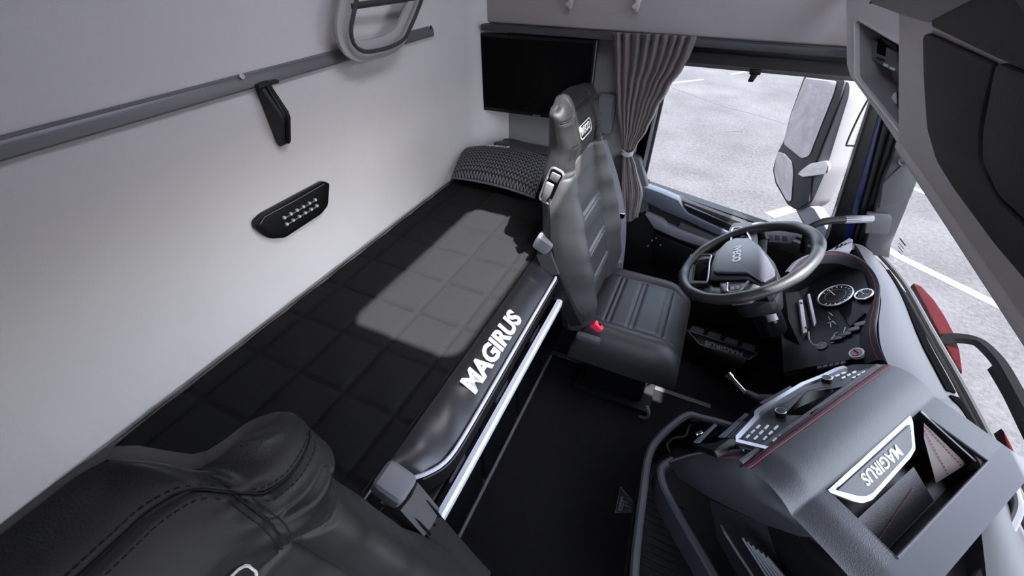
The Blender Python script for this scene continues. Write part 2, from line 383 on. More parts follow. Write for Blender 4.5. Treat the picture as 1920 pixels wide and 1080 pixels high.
# ------------------------------------------------------------------ A pillar, seen from inside: seal, painted jamb, seal, grey trim
def pillar(name, y, th, mt, a, b, ztop=1.25, bev=.004, zb=None, label=None):
    """a strip between two near vertical pixel lines a, b ((px,py) bottom, (px,py) top) on the plane y"""
    L_ = []
    for (p, q) in (a, b):
        P, Q = Y(*p, y), Y(*q, y); d = Q-P
        lo = P + d*((zb if zb is not None else P.z)-P.z)/d.z; hi = P + d*(ztop-P.z)/d.z; L_.append((lo, hi))
    pts = [L_[0][0], L_[1][0], L_[1][1], L_[0][1]]
    o = prism(name, pts, (0, th, 0), mt, bevel=bev)
    return o
PILC = mat('pillar_cover', (.065, .064, .07), .5, bump=.12, bscale=700)
ap = empty('trim_pillar', (.65, 1.78, .55)); tag(ap, 'windscreen pillar with grey inner trim and blue painted jamb', kind='structure')
par(pillar('door_frame_front', 1.80, .03, SATIN, ((1552, 446), (1622, 225)), ((1584, 446), (1644, 225)), zb=.42), ap)
par(pillar('painted_jamb', 1.815, .05, BLUEPAINT, ((1574, 446), (1640, 225)), ((1614, 446), (1668, 225)), zb=.42, bev=.012), ap)
par(pillar('jamb_rubber_seal', 1.798, .02, RUBBER, ((1601, 446), (1655, 235)), ((1622, 446), (1672, 235)), zb=.42), ap)  # black rubber seal between the blue jamb and the grey trim
par(pillar('inner_seal', 1.775, .05, SATIN, ((1612, 440), (1668, 250)), ((1640, 440), (1690, 250)), zb=.42), ap)
pt = prism('pillar_trim', [Y(a, b, 1.745) for a, b in ((1622, 462), (1640, 400), (1655, 340), (1672, 300), (1684, 262), (1700, 225), (1745, 250), (1722, 330), (1700, 392), (1672, 458), (1668, 485), (1640, 480))], (0, .06, 0), DGREY, bevel=.008); par(pt, ap)
pt2 = prism('pillar_upper_cover', [Y(a, b, 1.738) for a, b in ((1655, 345), (1690, 310), (1722, 305), (1728, 320), (1708, 372), (1660, 392), (1648, 392))], (0, .02, 0), PILC, bevel=.006); par(pt2, ap)
hc = prism('handle_cover', [Y(a, b, 1.732) for a, b in ((1626, 400), (1668, 402), (1673, 410), (1666, 440), (1622, 438))], (0, .02, 0), PILC, bevel=.005); par(hc, ap)
par(tube('tweeter_ring', smooth_path([Y(1694+10*math.cos(t), 303+7*math.sin(t), 1.73) for t in [k*math.pi/5 for k in range(10)]], 3, True), .004, DGREY, closed=True), ap)
# ------------------------------------------------------------------ windscreen
base = [(1.78, .742), (1.6, .79), (1.343, .812), (1.1, .832), (.85, .842), (.5, .85), (.1, .84), (-.4, .78)]
def wbase(y): return interp(sorted((a, b) for a, b in base), y)
def wfn(u, v):
    y = lerp(1.80, -.42, u); z = lerp(.545, 1.75, v); x = wbase(y) - (z-.545)*.20 + .02*v*(1-v); return (x, y, z)
wsn = grid('window_1', wfn, 24, 8, SCREENGLASS, thick=.006); tag(wsn, 'curved windscreen glass behind the dashboard', kind='structure')
tag(box('wall_front', (.50, YN, 1.66), (.62, YW, ZC), HEAD, bevel=0), 'roof rail above the windscreen', kind='structure')
tube('windscreen_seal', smooth_path([(wbase(y)+.004, y, .553) for y in (1.78, 1.6, 1.343, 1.1, .85, .5, .1, -.4)], 4), .008, RUBBER, wsn)
tube('windscreen_seal', smooth_path([wfn(.012, k/6) for k in range(7)], 2), .008, RUBBER, wsn)
for i, (px, py, l) in enumerate(((1694, 455, .03), (1691, 462, .02), (1690, 469, .024), (1689, 475, .014))):
    p = Y(px, py, 1.66); tube('glass_print', [p + Vector((-.01, l/2, .006)), p + Vector((.004, -l/2, -.002))], .0022 if i == 0 else .0012, RUBBER, wsn)
# ================================================================== BUNK
MZ = .66
XS = -.40
bb = empty('sleeping_bunk', (-.65, .7, 0)); tag(bb, 'black sleeping bunk box with a pale metal edge strip along the floor aisle', 'bunk')
par(box('locker_box', (-.985, YN+.01, .001), (-.365, YW-.012, .515), SATIN, bevel=.006), bb)
par(box('bunk_board', (-.985, .19, .515), (-.318, 1.07, .54), SATIN, bevel=.004), bb)
par(box('bunk_board_rear', (-.985, YN+.01, .516), (-.41, YW-.012, .541), SATIN, bevel=.004), bb)
edge = [(-.355, .175, .525), (-.300, .200, .525), (-.291, .235, .525), (-.291, .6, .525), (-.291, 1.0, .525), (-.297, 1.035, .525), (-.33, 1.05, .525)]
par(tube('edge_strip', smooth_path(edge, 6), 1, PIPING, prof=[(-.008, -.016), (.006, -.016), (.010, -.008), (.010, .010), (.004, .016), (-.008, .016)], up=(0, 0, 1)), bb)
for i in range(3):   # locker fronts under the strip
    y0 = .27+i*.27; d = par(box('locker_door', (-.372, y0, .05), (-.356, y0+.255, .47), SATIN, bevel=.006), bb)
    box('locker_handle', (-.358, y0+.09, .40), (-.348, y0+.17, .425), DGREY, d, bevel=.004)
    d.children[0].matrix_parent_inverse = d.matrix_basis.inverted()
par(box('kick_strip', (-.366, .25, .0), (-.356, 1.2, .012), MGREY, bevel=.002), bb)
mt_ = empty('mattress', (-.68, .7, .54)); tag(mt_, 'black quilted bunk mattress with white lettering on its vinyl front', 'mattress')
LX = [-.465, -.612, -.758, -.905]; LYS = [.503+.1535*k for k in range(-7, 9)]
def quilt(x, y):
    g_ = 0; dmin = 1
    for l in LX: g_ = max(g_, math.exp(-((x-l)/.005)**2)); dmin = min(dmin, abs(x-l))
    for l in LYS: g_ = max(g_, math.exp(-((y-l)/.005)**2)); dmin = min(dmin, abs(y-l))
    return MZ + .004*min(1, dmin/.05) - .007*g_ + .0015*math.sin(x*37+y*11)*math.cos(y*23)
def topfn(u, v):
    x = lerp(-.985, XS, u); y = lerp(YN+.015, YW-.02, v); z = quilt(x, y)
    e = min(u*.585, (1-v)*2.2); z -= .03*max(0, 1-e/.03)**2
    return (x, y, z)
par(grid('quilted_top', topfn, 84, 320, MATT, angle=80), mt_)
def xf(y):     # front outline of the bolster
    return interp([(.20, -.402), (.236, -.392), (.255, -.36), (.28, -.333), (.32, -.312), (.38, -.306), (1.0, -.314), (1.04, -.325), (1.07, -.36), (1.095, -.402)], y)
def bol(u, v):
    y = lerp(.232, 1.093, v); x = lerp(XS-.004, xf(y), u)
    fold = .0022*math.sin(y*61+u*3)*math.sin(u*math.pi)*(1 if (y < .55 or y > .93) else .25)
    return (x, y, MZ+.005 - .036*u**2.2 - .007*(u < .03) + .004*math.sin(u*math.pi) + fold)
par(grid('vinyl_bolster', bol, 24, 150, VINYL, angle=80), mt_)
def frontf(u, v):
    y = lerp(.225, 1.098, v); x = xf(y); return (x+.006*math.sin(u*math.pi)-.004*u, y, lerp(.634, .541, u))
par(grid('bolster_front', frontf, 6, 80, BLACKF), mt_)
par(box('mattress_body', (-.985, YN+.015, .542), (XS-.012, YW-.02, .644), BLACKF, bevel=.01), mt_)
par(tube('piping', smooth_path([(xf(y)+.003, y, .632) for y in (.232, .245, .262, .285, .32, .38, .55, .75, .95, 1.0, 1.03, 1.055, 1.075, 1.09)], 3), .0048, PIPING), mt_)
par(tube('piping', smooth_path([(xf(y)+.009, y, .624) for y in (.27, .285, .32, .38, .55, .75, .95, 1.0, 1.03, 1.05)], 3), .0022, DGREY), mt_)
par(tube('seam_cord', [(XS, YN+.03, MZ+.002), (XS, YW-.05, MZ+.002)], .0022, MGREY), mt_)
par(tube('seam_cord', [(XS-.012, YN+.03, MZ+.001), (XS-.012, YW-.05, MZ+.001)], .0014, STITCH), mt_)
par(tube('edge_cord', [(-.975, YN+.03, MZ-.002), (-.975, 1.42, MZ-.002)], .0022, DGREY), mt_)
# lettering follows the slope of the bolster
def tframe(y, u): 
    a = Vector(bol(u, 0)); p = Vector(bol(u, (y-.232)/.861)); q = Vector(bol(u+.25, (y-.232)/.861)); return p, q
p, q = tframe(.626, .62)
fr = Frame(p+Vector((0, 0, .0035)), (0, 1, 0), (p-q))
par(text('lettering', 'MAGIRUS', fr.mat(), .066, WHITE, bold=.0028, extrude=.0012, xs=1.02), mt_)
# pillow at the bunk's far end
pw = empty('pillow', (-.76, 1.53, MZ)); tag(pw, 'black and white zigzag patterned pillow at the far end of the mattress', 'pillow')
def zigzag():
    m = bpy.data.materials.new('zigzag_print'); m.use_nodes = True; N = m.node_tree.nodes; L = m.node_tree.links; b = N['Principled BSDF']; b.inputs['Roughness'].default_value = .8
    tc = N.new('ShaderNodeTexCoord'); sp = N.new('ShaderNodeSeparateXYZ'); L.new(tc.outputs['UV'], sp.inputs[0])
    def mth(op, a, v=None, c=None):
        q = N.new('ShaderNodeMath'); q.operation = op
        if hasattr(a, 'node'): L.new(a, q.inputs[0])
        else: q.inputs[0].default_value = a
        if v is not None:
            if hasattr(v, 'node'): L.new(v, q.inputs[1])
            else: q.inputs[1].default_value = v
        return q.outputs[0]
    rows = mth('MULTIPLY', sp.outputs[1], 11); cols = mth('MULTIPLY', sp.outputs[0], 26)
    tri = mth('PINGPONG', cols, .5); fr_ = mth('FRACT', rows)
    d = mth('SUBTRACT', mth('MULTIPLY', tri, 1.7), fr_); d = mth('ABSOLUTE', d); line = mth('LESS_THAN', d, .20)
    band = mth('LESS_THAN', fr_, .10); tot = mth('MAXIMUM', line, 0.0)
    mx = N.new('ShaderNodeMix'); mx.data_type = 'RGBA'; L.new(tot, mx.inputs[0]); mx.inputs[6].default_value = (.010, .010, .013, 1); mx.inputs[7].default_value = (.17, .17, .19, 1)
    m2 = N.new('ShaderNodeMix'); m2.data_type = 'RGBA'; L.new(band, m2.inputs[0]); L.new(mx.outputs[2], m2.inputs[6]); m2.inputs[7].default_value = (.008, .008, .01, 1)
    L.new(m2.outputs[2], b.inputs['Base Color']); return m
PA, PB, PC, PD = Z(846, 334, .69), Z(1003, 372, .69), Z(1030, 306, .70), Z(868, 282, .72)
def pil(u, v, s=1):
    p = PA*(1-u)*(1-v) + PB*u*(1-v) + PC*u*v + PD*(1-u)*v
    e = max(0, 1-abs(2*u-1)**3)**.5 * max(0, 1-abs(2*v-1)**3)**.5
    arch = .020*math.sin(u*math.pi)
    base_ = .695 + .03*v + arch*.7
    return Vector((p.x, p.y, base_ + (s*.048*e if s > 0 else -.035*e)))
nu, nv = 40, 26; v_ = []; f_ = []; uv = []
for s in (1, -1):
    o0 = len(v_)
    for j in range(nv+1):
        for i in range(nu+1): v_.append(pil(i/nu, j/nv, s)); uv.append((i/nu, j/nv))
    for j in range(nv):
        for i in range(nu): a = o0+j*(nu+1)+i; f_.append((a, a+1, a+nu+2, a+nu+1))
po = obj('pillow_cover', v_, f_, zigzag(), angle=80); ul = po.data.uv_layers.new(name='uv')
for l in po.data.loops: ul.data[l.index].uv = uv[l.vertex_index]
par(po, pw)
par(tube('pillow_hem', [pil(k/20, 0, 1)+Vector((0, 0, -.002)) for k in range(21)], .005, MGREY), pw)
par(tube('pillow_hem', [pil(k/20, 1, 1) for k in range(21)], .004, DGREY), pw)
pm = pil(.45, .78); fr = Frame(pm+Vector((0, 0, .006)), pil(.6, .78)-pil(.3, .78), pil(.45, .9)-pil(.45, .6))
par(text('lettering', 'MAGIRUS', fr.mat(), .026, WHITE, bold=.0003), pw)
# moulded side ledge that carries the pillow
lg = empty('side_ledge', (-.78, 1.74, .66)); tag(lg, 'dark moulded ledge with a long recess beneath the television', 'ledge')
par(prism('ledge_body', [(-.86, 1.81, .665), (-.92, 1.745, .665), (-.86, 1.73, .665), (-.50, 1.73, .665), (-.44, 1.81, .665)], (0, 0, .075), DGREY, bevel=.015, seg=3), lg)
par(prism('ledge_recess', [Y(a, b, 1.79) for a, b in ((942, 262), (960, 264), (1022, 282), (1022, 296), (965, 288), (946, 276))], (0, .03, 0), SATIN, bevel=.004), lg)
# ================================================================== SEATS (local: x forward, y left, z up, origin on the floor)
TAB_X = [(.38, -.20), (.5, -.205), (.6, -.232), (.7, -.262), (.8, -.290), (.9, -.312), (.97, -.322), (1.03, -.324), (1.09, -.346), (1.15, -.368)]
TAB_B = [(.38, -.295), (.5, -.315), (.7, -.365), (.8, -.388), (.95, -.405), (1.05, -.412), (1.15, -.415)]
TAB_W = [(.38, .215), (.5, .235), (.65, .232), (.75, .220), (.85, .204), (.92, .190), (.97, .178), (1.02, .172), (1.06, .171), (1.15, .170)]
TAB_O = [(.38, .03), (.5, .045), (.65, .055), (.8, .05), (.9, .035), (.97, .022), (1.03, .034), (1.15, .036)]
ZB0, ZB1, TR = .38, 1.145, .955
HUMP = [.02, 1.0, 0]
RIBS = [(.775, .757), (.64, .622), (.53, .512)]
def sstep(a, b, x): t = min(1, max(0, (x-a)/(b-a))); return t*t*(3-2*t)
def gau(d, s): return math.exp(-(d/s)**2)
def back_pt(u, t, front):
    z = lerp(ZB0, ZB1, t); q = max(0, (t-TR)/(1-TR)); e = max(0, 1-q**3)**(1/2.6)
    w_ = interp(TAB_W, z)*(.84+.16*e)*(1-HUMP[2]*sstep(.55, .75, z)*sstep(1.04, .96, z)); xf_ = interp(TAB_X, z); xb = interp(TAB_B, z); o = interp(TAB_O, z); au = abs(u)
    hd_ = sstep(.955, 1.0, z)
    wing = lerp(o*1.15*(sstep(.50, .80, au) - .35*sstep(.85, 1, au)), HUMP[1]*o*1.15*sstep(.22, .75, au), hd_)
    xm = (xf_+xb)/2 + wing*.75*hd_; xF = xf_ + wing; xB = xb + wing*.7*hd_
    rnd = max(0, 1-au**7)**.5 * (e if q > 0 else 1)
    z -= HUMP[0]*sstep(.38, .60, au)*sstep(1.0, 1.12, z) + .012*sstep(.8, 1, au)*q
    if front:
        g_ = 0
        if hd_ < .5:
            if au < .55: g_ += sum(.005*(gau(z-a, .0035)+gau(z-b, .0035)) - .002*gau(z-(a+b)/2, .004) for a, b in RIBS)
            g_ += .007*gau((au-.57)*w_, .004)
        g_ += .006*gau((z-.962-.012*math.cos(u*3)), .004)
        if z > .97: g_ += .006*gau((au-.50)*w_, .0035)
        if z > .97 and .5 < au < .95:
            dz = min(abs(z-.995), abs(z-1.075)); 
            if .97 < z < 1.03: g_ += .003*gau((au-.86)*w_, .0022)
            if .52 < au < .86: g_ += .003*gau(z-1.03, .0022)
        g_ += .005*gau(t-(TR-.008), .0045)
        fold = .0016*math.sin(z*190+u*9)*gau((au-.53)*w_, .022)*2*HUMP[1]**2*(1 if z > .97 else 0)
        return Vector((xm+(xF-xm)*rnd - g_*rnd + fold, w_*u, z))
    return Vector((xm+(xB-xm)*rnd, w_*u, z))
NU, NV = 110, 250
def umap(i, n): s_ = 2*i/n-1; return math.sin(s_*math.pi/2)*.55+s_*.45
def make_grids():
    return [[back_pt(umap(i, NU), j/NV, True) for i in range(NU+1)] for j in range(NV+1)]
def make_back():
    return [[back_pt(umap(i, 40), j/80, False) for i in range(41)] for j in range(81)]
def from_rows(name, rows, sel, mt, parent):
    n = len(rows[0]); f = []
    for j in range(len(rows)-1):
        for i in range(n-1):
            c = (rows[j][i]+rows[j+1][i+1])/2
            if sel(umap(i+.5, n-1), c.z): f.append((j*n+i, j*n+i+1, (j+1)*n+i+1, (j+1)*n+i))
    used = sorted({q for a in f for q in a}); ix = {q: k for k, q in enumerate(used)}
    return obj(name, [rows[q//n][q % n] for q in used], [tuple(ix[q] for q in a) for a in f], mt, parent, angle=75)
CX0, CX1, CW, CZ0, CZ1 = -.235, .165, .24, .26, .405
CR = [(-.135, -.118), (-.05, -.033), (.058, .075)]
def cush_pt(a, b):
    x = lerp(CX0, CX1, (a+1)/2); ab = abs(b)
    zt = CZ1 + .022*(sstep(.5, .8, ab)) - .03*sstep(.02, .165, x)**2 + .004*math.cos(b*1.4)
    g_ = .007*gau((ab-.62)*CW, .0045)
    if ab < .6: g_ += sum(.006*(gau(x-p, .004)+gau(x-q, .004)) for p, q in CR)
    r_ = max(0, 1-abs(a)**7)**.42*max(0, 1-ab**7)**.42
    bulge = 1 - .05*(1-r_)
    return Vector((x, CW*b*(1-.06*sstep(.3, 1, a)), CZ0 + (zt-CZ0-g_)*r_))
NC = 90
CUSH = [[cush_pt(umap(i, NC), umap(j, NC)) for i in range(NC+1)] for j in range(NC+1)]
def build_seat(name, loc, rz, label, arm_side, scale=1, pedestal=True, hump=.02, zl=1.045, wing=1.0, slim=0, arm=.224, skin=LEATHER, head=LEATHER):
    HUMP[0] = hump; HUMP[1] = wing; HUMP[2] = slim; FRONT = make_grids(); BACK = make_back()
    s = empty(name, (0, 0, 0)); tag(s, label, 'seat')
    hdr = from_rows('headrest', FRONT, lambda u, z: z > .968, head, s)
    pan = from_rows('backrest_panel', FRONT, lambda u, z: z <= .968 and abs(u) < .57, skin, s)
    for sg in (-1, 1): from_rows('backrest_bolster', FRONT, lambda u, z, sg=sg: z <= .968 and u*sg >= .57, skin, s)
    from_rows('backrest_shell', BACK, lambda u, z: True, LEATHER, s)
    n = NC+1
    for nm, sel in (('cushion_panel', lambda b: abs(b) < .62), ('cushion_bolster', lambda b: b >= .62), ('cushion_bolster', lambda b: b <= -.62)):
        f = [(j*n+i, j*n+i+1, (j+1)*n+i+1, (j+1)*n+i) for j in range(NC) for i in range(NC) if sel(umap(j+.5, NC))]
        used = sorted({q for a in f for q in a}); ix = {q: k for k, q in enumerate(used)}
        obj(nm, [CUSH[q//n][q % n] for q in used], [tuple(ix[q] for q in a) for a in f], LEATHER, s, angle=75)
    # seams with thread, laid in the grooves
    def seam(fn, nn, r=.0012, mt=STITCH, nm='seam', p=hdr): return tube(nm, [fn(k/nn) for k in range(nn+1)], r, mt, p, n=5)
    off = Vector((.0012, 0, .0006))
    seam(lambda k: back_pt(lerp(-.97, .97, k), TR-.008, True)+Vector((.002, 0, .002)), 60)
    for sg in (-1, 1): seam(lambda k, sg=sg: back_pt(sg*lerp(.50, .50, k), lerp(TR-.008, (.97-ZB0)/(ZB1-ZB0), k), True)+off, 30)
    # rows of stitches either side of the seams
    sv, sf = [], []
    def dash(p, d, nrm):
        d = d.normalized()*.0018; sd_ = d.cross(nrm).normalized()*.0006; h = nrm.normalized()*.0007; b0 = len(sv)
        sv.extend([p-d-sd_, p+d-sd_, p+d+sd_, p-d+sd_, p-d-sd_+h, p+d-sd_+h, p+d+sd_+h, p-d+sd_+h])
        sf.extend([tuple(b0+q for q in c) for c in ((4, 5, 6, 7), (0, 1, 5, 4), (1, 2, 6, 5), (2, 3, 7, 6), (3, 0, 4, 7))])
    def row(fn, nn):
        P = [fn(k/nn) for k in range(nn+1)]
        for k in range(nn): dash((P[k]+P[k+1])/2, P[k+1]-P[k], Vector((.8, 0, .6)))
    for dt in (-.020, .005): row(lambda k, dt=dt: back_pt(lerp(-.95, .95, k), TR+dt, True), 62)
    for sg in (-1, 1):
        for du in (-.035, .035): row(lambda k, sg=sg, du=du: back_pt(sg*(.50+du), lerp(TR-.022, (.975-ZB0)/(ZB1-ZB0), k), True), 24)
    st = obj('stitching', sv, sf, mat('stitch_dark', (.004, .004, .005), .8), hdr, smooth=False); st['kind'] = 'stuff'
    # maker's badge
    c0 = back_pt(0, (zl-ZB0)/(ZB1-ZB0), True); c1 = back_pt(0, (zl-.025-ZB0)/(ZB1-ZB0), True); c2 = back_pt(0, (zl+.015-ZB0)/(ZB1-ZB0), True)
    fr_ = Frame(c0+Vector((.003, 0, -.006)), (0, 1, 0), c2-c1)
    text('badge_lettering', 'IVECO', fr_.mat(0, .001), .031, WHITE, hdr, bold=.0007, xs=.95, extrude=.001)
    ring = smooth_path([fr_.P(x, y) for x, y in rrect(.108, .040, .012, 3)], 1, True)
    tube('badge_outline', ring, .0016, WHITE, hdr, closed=True, n=5)
    # folded armrest
    ya = arm_side*arm
    bar = [(-.345, .70), (-.30, .60), (-.245, .49), (-.215, .44)]
    ar = tube('armrest', [Vector((x, ya, z)) for x, z in bar], 1, PLAST, s, prof=[(-.024, -.02), (.024, -.02), (.028, 0), (.024, .02), (-.024, .02), (-.028, 0)], up=(0, 1, 0))
    tube('armrest_sleeve', [Vector((-.352, ya, .715)), Vector((-.318, ya, .640))], 1, DGREY, ar, prof=[(-.026, -.025), (.026, -.025), (.031, 0), (.026, .025), (-.026, .025), (-.031, 0)], up=(0, 1, 0))
    for k in range(3): tube('sleeve_rib', [Vector((-.314, ya-.016+.016*k, .705-.012)), Vector((-.288, ya-.016+.016*k, .645))], .0025, SATIN, ar, n=5)
    cap = box('armrest_cap', (-.03, -.026, -.028), (.03, .026, .028), MGREY, ar, bevel=.014, seg=3)
    cap.location = (-.358, ya, .742); cap.rotation_euler = (0, R(24), 0)
    if pedestal:
        box('seat_pan', (-.22, -.20, .21), (.13, .20, .275), PLAST, s, bevel=.02)
        box('suspension', (-.17, -.16, -.02), (.08, .16, .22), SATIN, s, bevel=.03)
        box('seat_plinth', (-.20, -.19, (-.12 if arm_side < 0 else .0)-loc[2]), (.12, .19, .03), PLAST, s, bevel=.01)
    s.location = loc; s.rotation_euler = (0, 0, rz); s.scale = (scale,)*3
    return s
ds = build_seat('driver_seat', (-.008, 1.255, 0), 0, 'black leather seat behind the steering wheel, badge on its headrest', -1, hump=.006, wing=.45, slim=-.09, skin=LEATHER2, head=mat('headrest_leather', (.006, .006, .0066), .6, bump=.08, bscale=520, kind='voronoi', spec=.3))
# height lever in its recess on the side of the driver's backrest
fr = Frame((-.352, -.210, .935), (1, 0, -.32), (.24, 0, 1))
pts = rrect(.042, .115, .012, 3)
rc = tube('lever_frame', [fr.P(x, y, .003) for x, y in pts], .0035, SILVER, ds, closed=True, n=6)
prism('lever_recess', [fr.P(x, y, .002) for x, y in rrect(.038, .108, .01, 3)], fr.n*-.01, SATIN, rc)
prism('lever_top', [fr.P(x, y, .003) for x, y in [(-.015, .022), (.013, .022), (.015, .046), (-.013, .046)]], fr.n*.006, LGREY, rc, bevel=.002)
prism('lever', [fr.P(x, y, .008) for x, y in [(-.016, .014), (.008, .014), (.010, -.022), (.002, -.05), (-.010, -.05), (-.014, -.02)]], fr.n*.012, LGREY, rc, bevel=.004)
bk = prism('buckle', [Vector((x, -.262, z)) for x, z in ((-.165, .475), (-.13, .458), (-.118, .475), (-.148, .497))], (0, .02, 0), REDP, ds, bevel=.003)
box('buckle_slot', (-.150, -.252, .470), (-.128, -.240, .490), SATIN, ds, bevel=.002)
box('recline_handle', (-.205, -.268, .40), (-.12, -.245, .425), DGREY, ds, bevel=.008)
tube('height_knob', smooth_path([Vector((.09, -.20, .0)), Vector((.115, -.215, .03)), Vector((.115, -.215, .07)), Vector((.10, -.20, .085))], 5), .006, LGREY, ds)
ps = build_seat('passenger_seat', (.045, -.05, .04), 0, 'black leather seat beside the passenger door, stitched winged headrest towards the bunk', 1, hump=.058, zl=.995, slim=.12, arm=.242)
# ------------------------------------------------------------------ seat belt on the driver's door pillar
sb = empty('seat_belt', (-.28, 1.56, .4)); tag(sb, 'grey webbing seat belt hanging between driver seat and curtain', 'seat belt')
bp = smooth_path([Y(1128, 262, 1.60), Y(1135, 290, 1.57), Y(1150, 340, 1.555), Y(1160, 385, 1.545), Y(1165, 420, 1.54), Y(1163, 470, 1.53), Y(1155, 540, 1.50)], 5)
par(tube('webbing', bp, 1, BELT, prof=[(-.024, -.0015), (.024, -.0015), (.024, .0015), (-.024, .0015)], up=(.75, -.65, 0)), sb)
c = Y(1162, 404, 1.535); b_ = box('belt_tongue', (-.022, -.006, -.012), (.022, .006, .012), CHROME, bevel=.004); b_.location = c; b_.rotation_euler = (0, .3, .75); par(b_, sb)
c = Y(1157, 500, 1.515); b_ = box('belt_stop', (-.012, -.006, -.03), (.012, .006, .03), MGREY, bevel=.004); b_.location = c; b_.rotation_euler = (0, .2, .75); par(b_, sb)
# belt guide on the pillar behind the headrest
c = Y(1140, 215, 1.76)
bg_ = box('belt_guide', (c.x-.055, 1.765, c.z-.09), (c.x+.022, 1.812, c.z+.075), MGREY, bevel=.02, seg=3); tag(bg_, 'grey belt guide cover on the pillar behind the driver headrest', 'belt guide')
# ================================================================== REAR AND SIDE WALL FITTINGS
# television
tv = empty('television', (-.72, 1.76, .88)); tag(tv, 'flat black television screen hung on the side wall', 'television')
q = [Y(890, 62, 1.752), Y(1122, 75, 1.752), Y(1109, 226, 1.752), Y(903, 205, 1.752)]
tl, tr_, br, bl = (-.975, 1.188), (-.462, 1.194), (-.462, .885), (-.975, .876)
par(prism('casing', [(x, 1.760, z) for x, z in (tl, tr_, br, bl)], (0, .035, 0), SATIN, bevel=.004), tv)
par(prism('screen', [(x+sx, 1.756, z+sz) for (x, z), sx, sz in ((tl, .012, -.012), (tr_, -.012, -.012), (br, -.012, .018), (bl, .012, .018))], (0, .006, 0), SCREEN), tv)
par(box('side_strip', (-.4645, 1.757, .885), (-.4605, 1.77, 1.194), MGREY, bevel=.001), tv)
par(box('maker_mark', (-.718, 1.7565, .8845), (-.682, 1.7600, .8885), LGREY, bevel=0), tv)
HOOKM = mat('hook_plastic', (.42, .39, .40), .4)
# coat hooks on the header
for i, (px, py) in enumerate(((1072, 4), (1196, 8))):
    c = Y(px, py, 1.785); h = empty('coat_hook', (c.x, 1.785, c.z)); tag(h, 'small grey coat hook on the padded header above the ' + ('television' if i == 0 else 'curtain'), 'hook', 'coat hooks on the header')
    par(tube('hook_plate', [Vector((c.x, 1.785, c.z+.02)), Vector((c.x, 1.779, c.z+.02))], .016, HOOKM, n=14), h)
    par(tube('hook_peg', smooth_path([Vector((c.x, 1.784, c.z+.03)), Vector((c.x, 1.770, c.z+.005)), Vector((c.x, 1.757, c.z-.012)), Vector((c.x, 1.746, c.z-.002))], 5), lambda t: .012-.001*t, HOOKM, n=10), h)
RAILM = mat('rail_metal', (.17, .165, .175), .42, metal=.35, bump=.05, bscale=300, stretch=(1, .02, 1))
# rail that carries the folded upper bunk
rl = empty('wall_rail', (XR, .6, 1.235)); tag(rl, 'long brushed aluminium rail across the rear wall', 'rail')
RY0, RY1 = -.43, 1.425
par(prism('rail_bar', [(XR, RY0, 1.222), (XR+.012, RY0, 1.222), (XR+.016, RY0, 1.226), (XR+.016, RY0, 1.244), (XR+.012, RY0, 1.250), (XR, RY0, 1.250)], (0, RY1-RY0, 0), RAILM), rl)
par(box('rail_lip', (XR, RY0, 1.2495), (XR+.013, RY1, 1.2535), LGREY, bevel=.001), rl)
for px, py in ((453, 143), (806, 51)):
    c = X(px, py, XR+.017); par(tube('rail_screw', [c, c+Vector((.003, 0, 0))], .006, CHROME, n=10), rl)
# strap bracket hanging under the rail
A = [X(478, 158, XR+.02), X(497, 154, XR+.03), X(503, 175, XR+.055), X(522, 208, XR+.06), X(535, 268, XR+.03), X(523, 274, XR+.012), X(508, 235, XR+.01), X(490, 190, XR+.008)]
st = empty('bunk_support', A[0]); tag(st, 'black angled plastic bunk support under the wall rail', 'bracket')
yc = .70
side = [(0, 1.232), (.02, 1.232), (.026, 1.215), (.052, 1.165), (.052, 1.150), (.022, 1.085), (.008, 1.078), (0, 1.09)]
par(prism('support_arm', [(XR+x, yc-.018, z) for x, z in side], (0, .03, 0), RUBBER, bevel=.004), st)
par(prism('support_rib', [(XR+x*.8+.012, yc-.008, z) for x, z in side[1:6]], (0, .01, 0), SATIN, bevel=.002), st)
par(box('support_top', (XR, yc-.026, 1.2225), (XR+.03, yc+.03, 1.230), RUBBER, bevel=.002), st)
# bunk hoop (grab frame) above the rail
hp = empty('bunk_hoop', (XR+.05, 1.1, 1.25)); tag(hp, 'grey rounded metal hoop standing on the wall rail', 'hoop')
fr = Frame((-.935, 1.10, 1.40), (0, 1, 0), (-.02, 0, 1))
hpix = [(668, -80), (658, -20), (650, 20), (644, 55), (650, 82), (668, 95), (692, 94), (722, 86), (745, 72), (757, 50), (768, 25), (785, -20), (808, -80)]
h2 = [fr.px(a, b) for a, b in hpix]; (ua, va), (ub, vb2) = h2[0], h2[-1]; vt_ = max(va, vb2)
h2 = h2 + [(ub+.01, vt_+.05), (ub-.03, vt_+.10), ((ua+ub)/2, vt_+.115), (ua+.03, vt_+.10), (ua-.01, vt_+.05)]
hpath = smooth_path([fr.P(u, v) for u, v in h2], 4, True)
par(tube('hoop_band', hpath, 1, mat('hoop_band', (.42, .395, .40), .5), closed=True, prof=[(-.026, -.0045), (.026, -.0045), (.026, .0045), (-.026, .0045)], up=fr.n), hp)
par(tube('hoop_rim', [p+fr.n*.026 for p in hpath], .0055, DGREY, closed=True, n=6), hp)
par(tube('hoop_rim', [p-fr.n*.026 for p in hpath], .0045, DGREY, closed=True, n=6), hp)
a, b = fr.P(*fr.px(656, 12)), fr.P(*fr.px(776, -4))
par(tube('hoop_crossbar', [a, b], .008, DGREY), hp)
c = X(705, 92, XR+.03); par(box('hoop_latch', (XR+.012, c.y-.03, c.z-.022), (XR+.05, c.y+.03, c.z+.004), RUBBER, bevel=.006), hp)
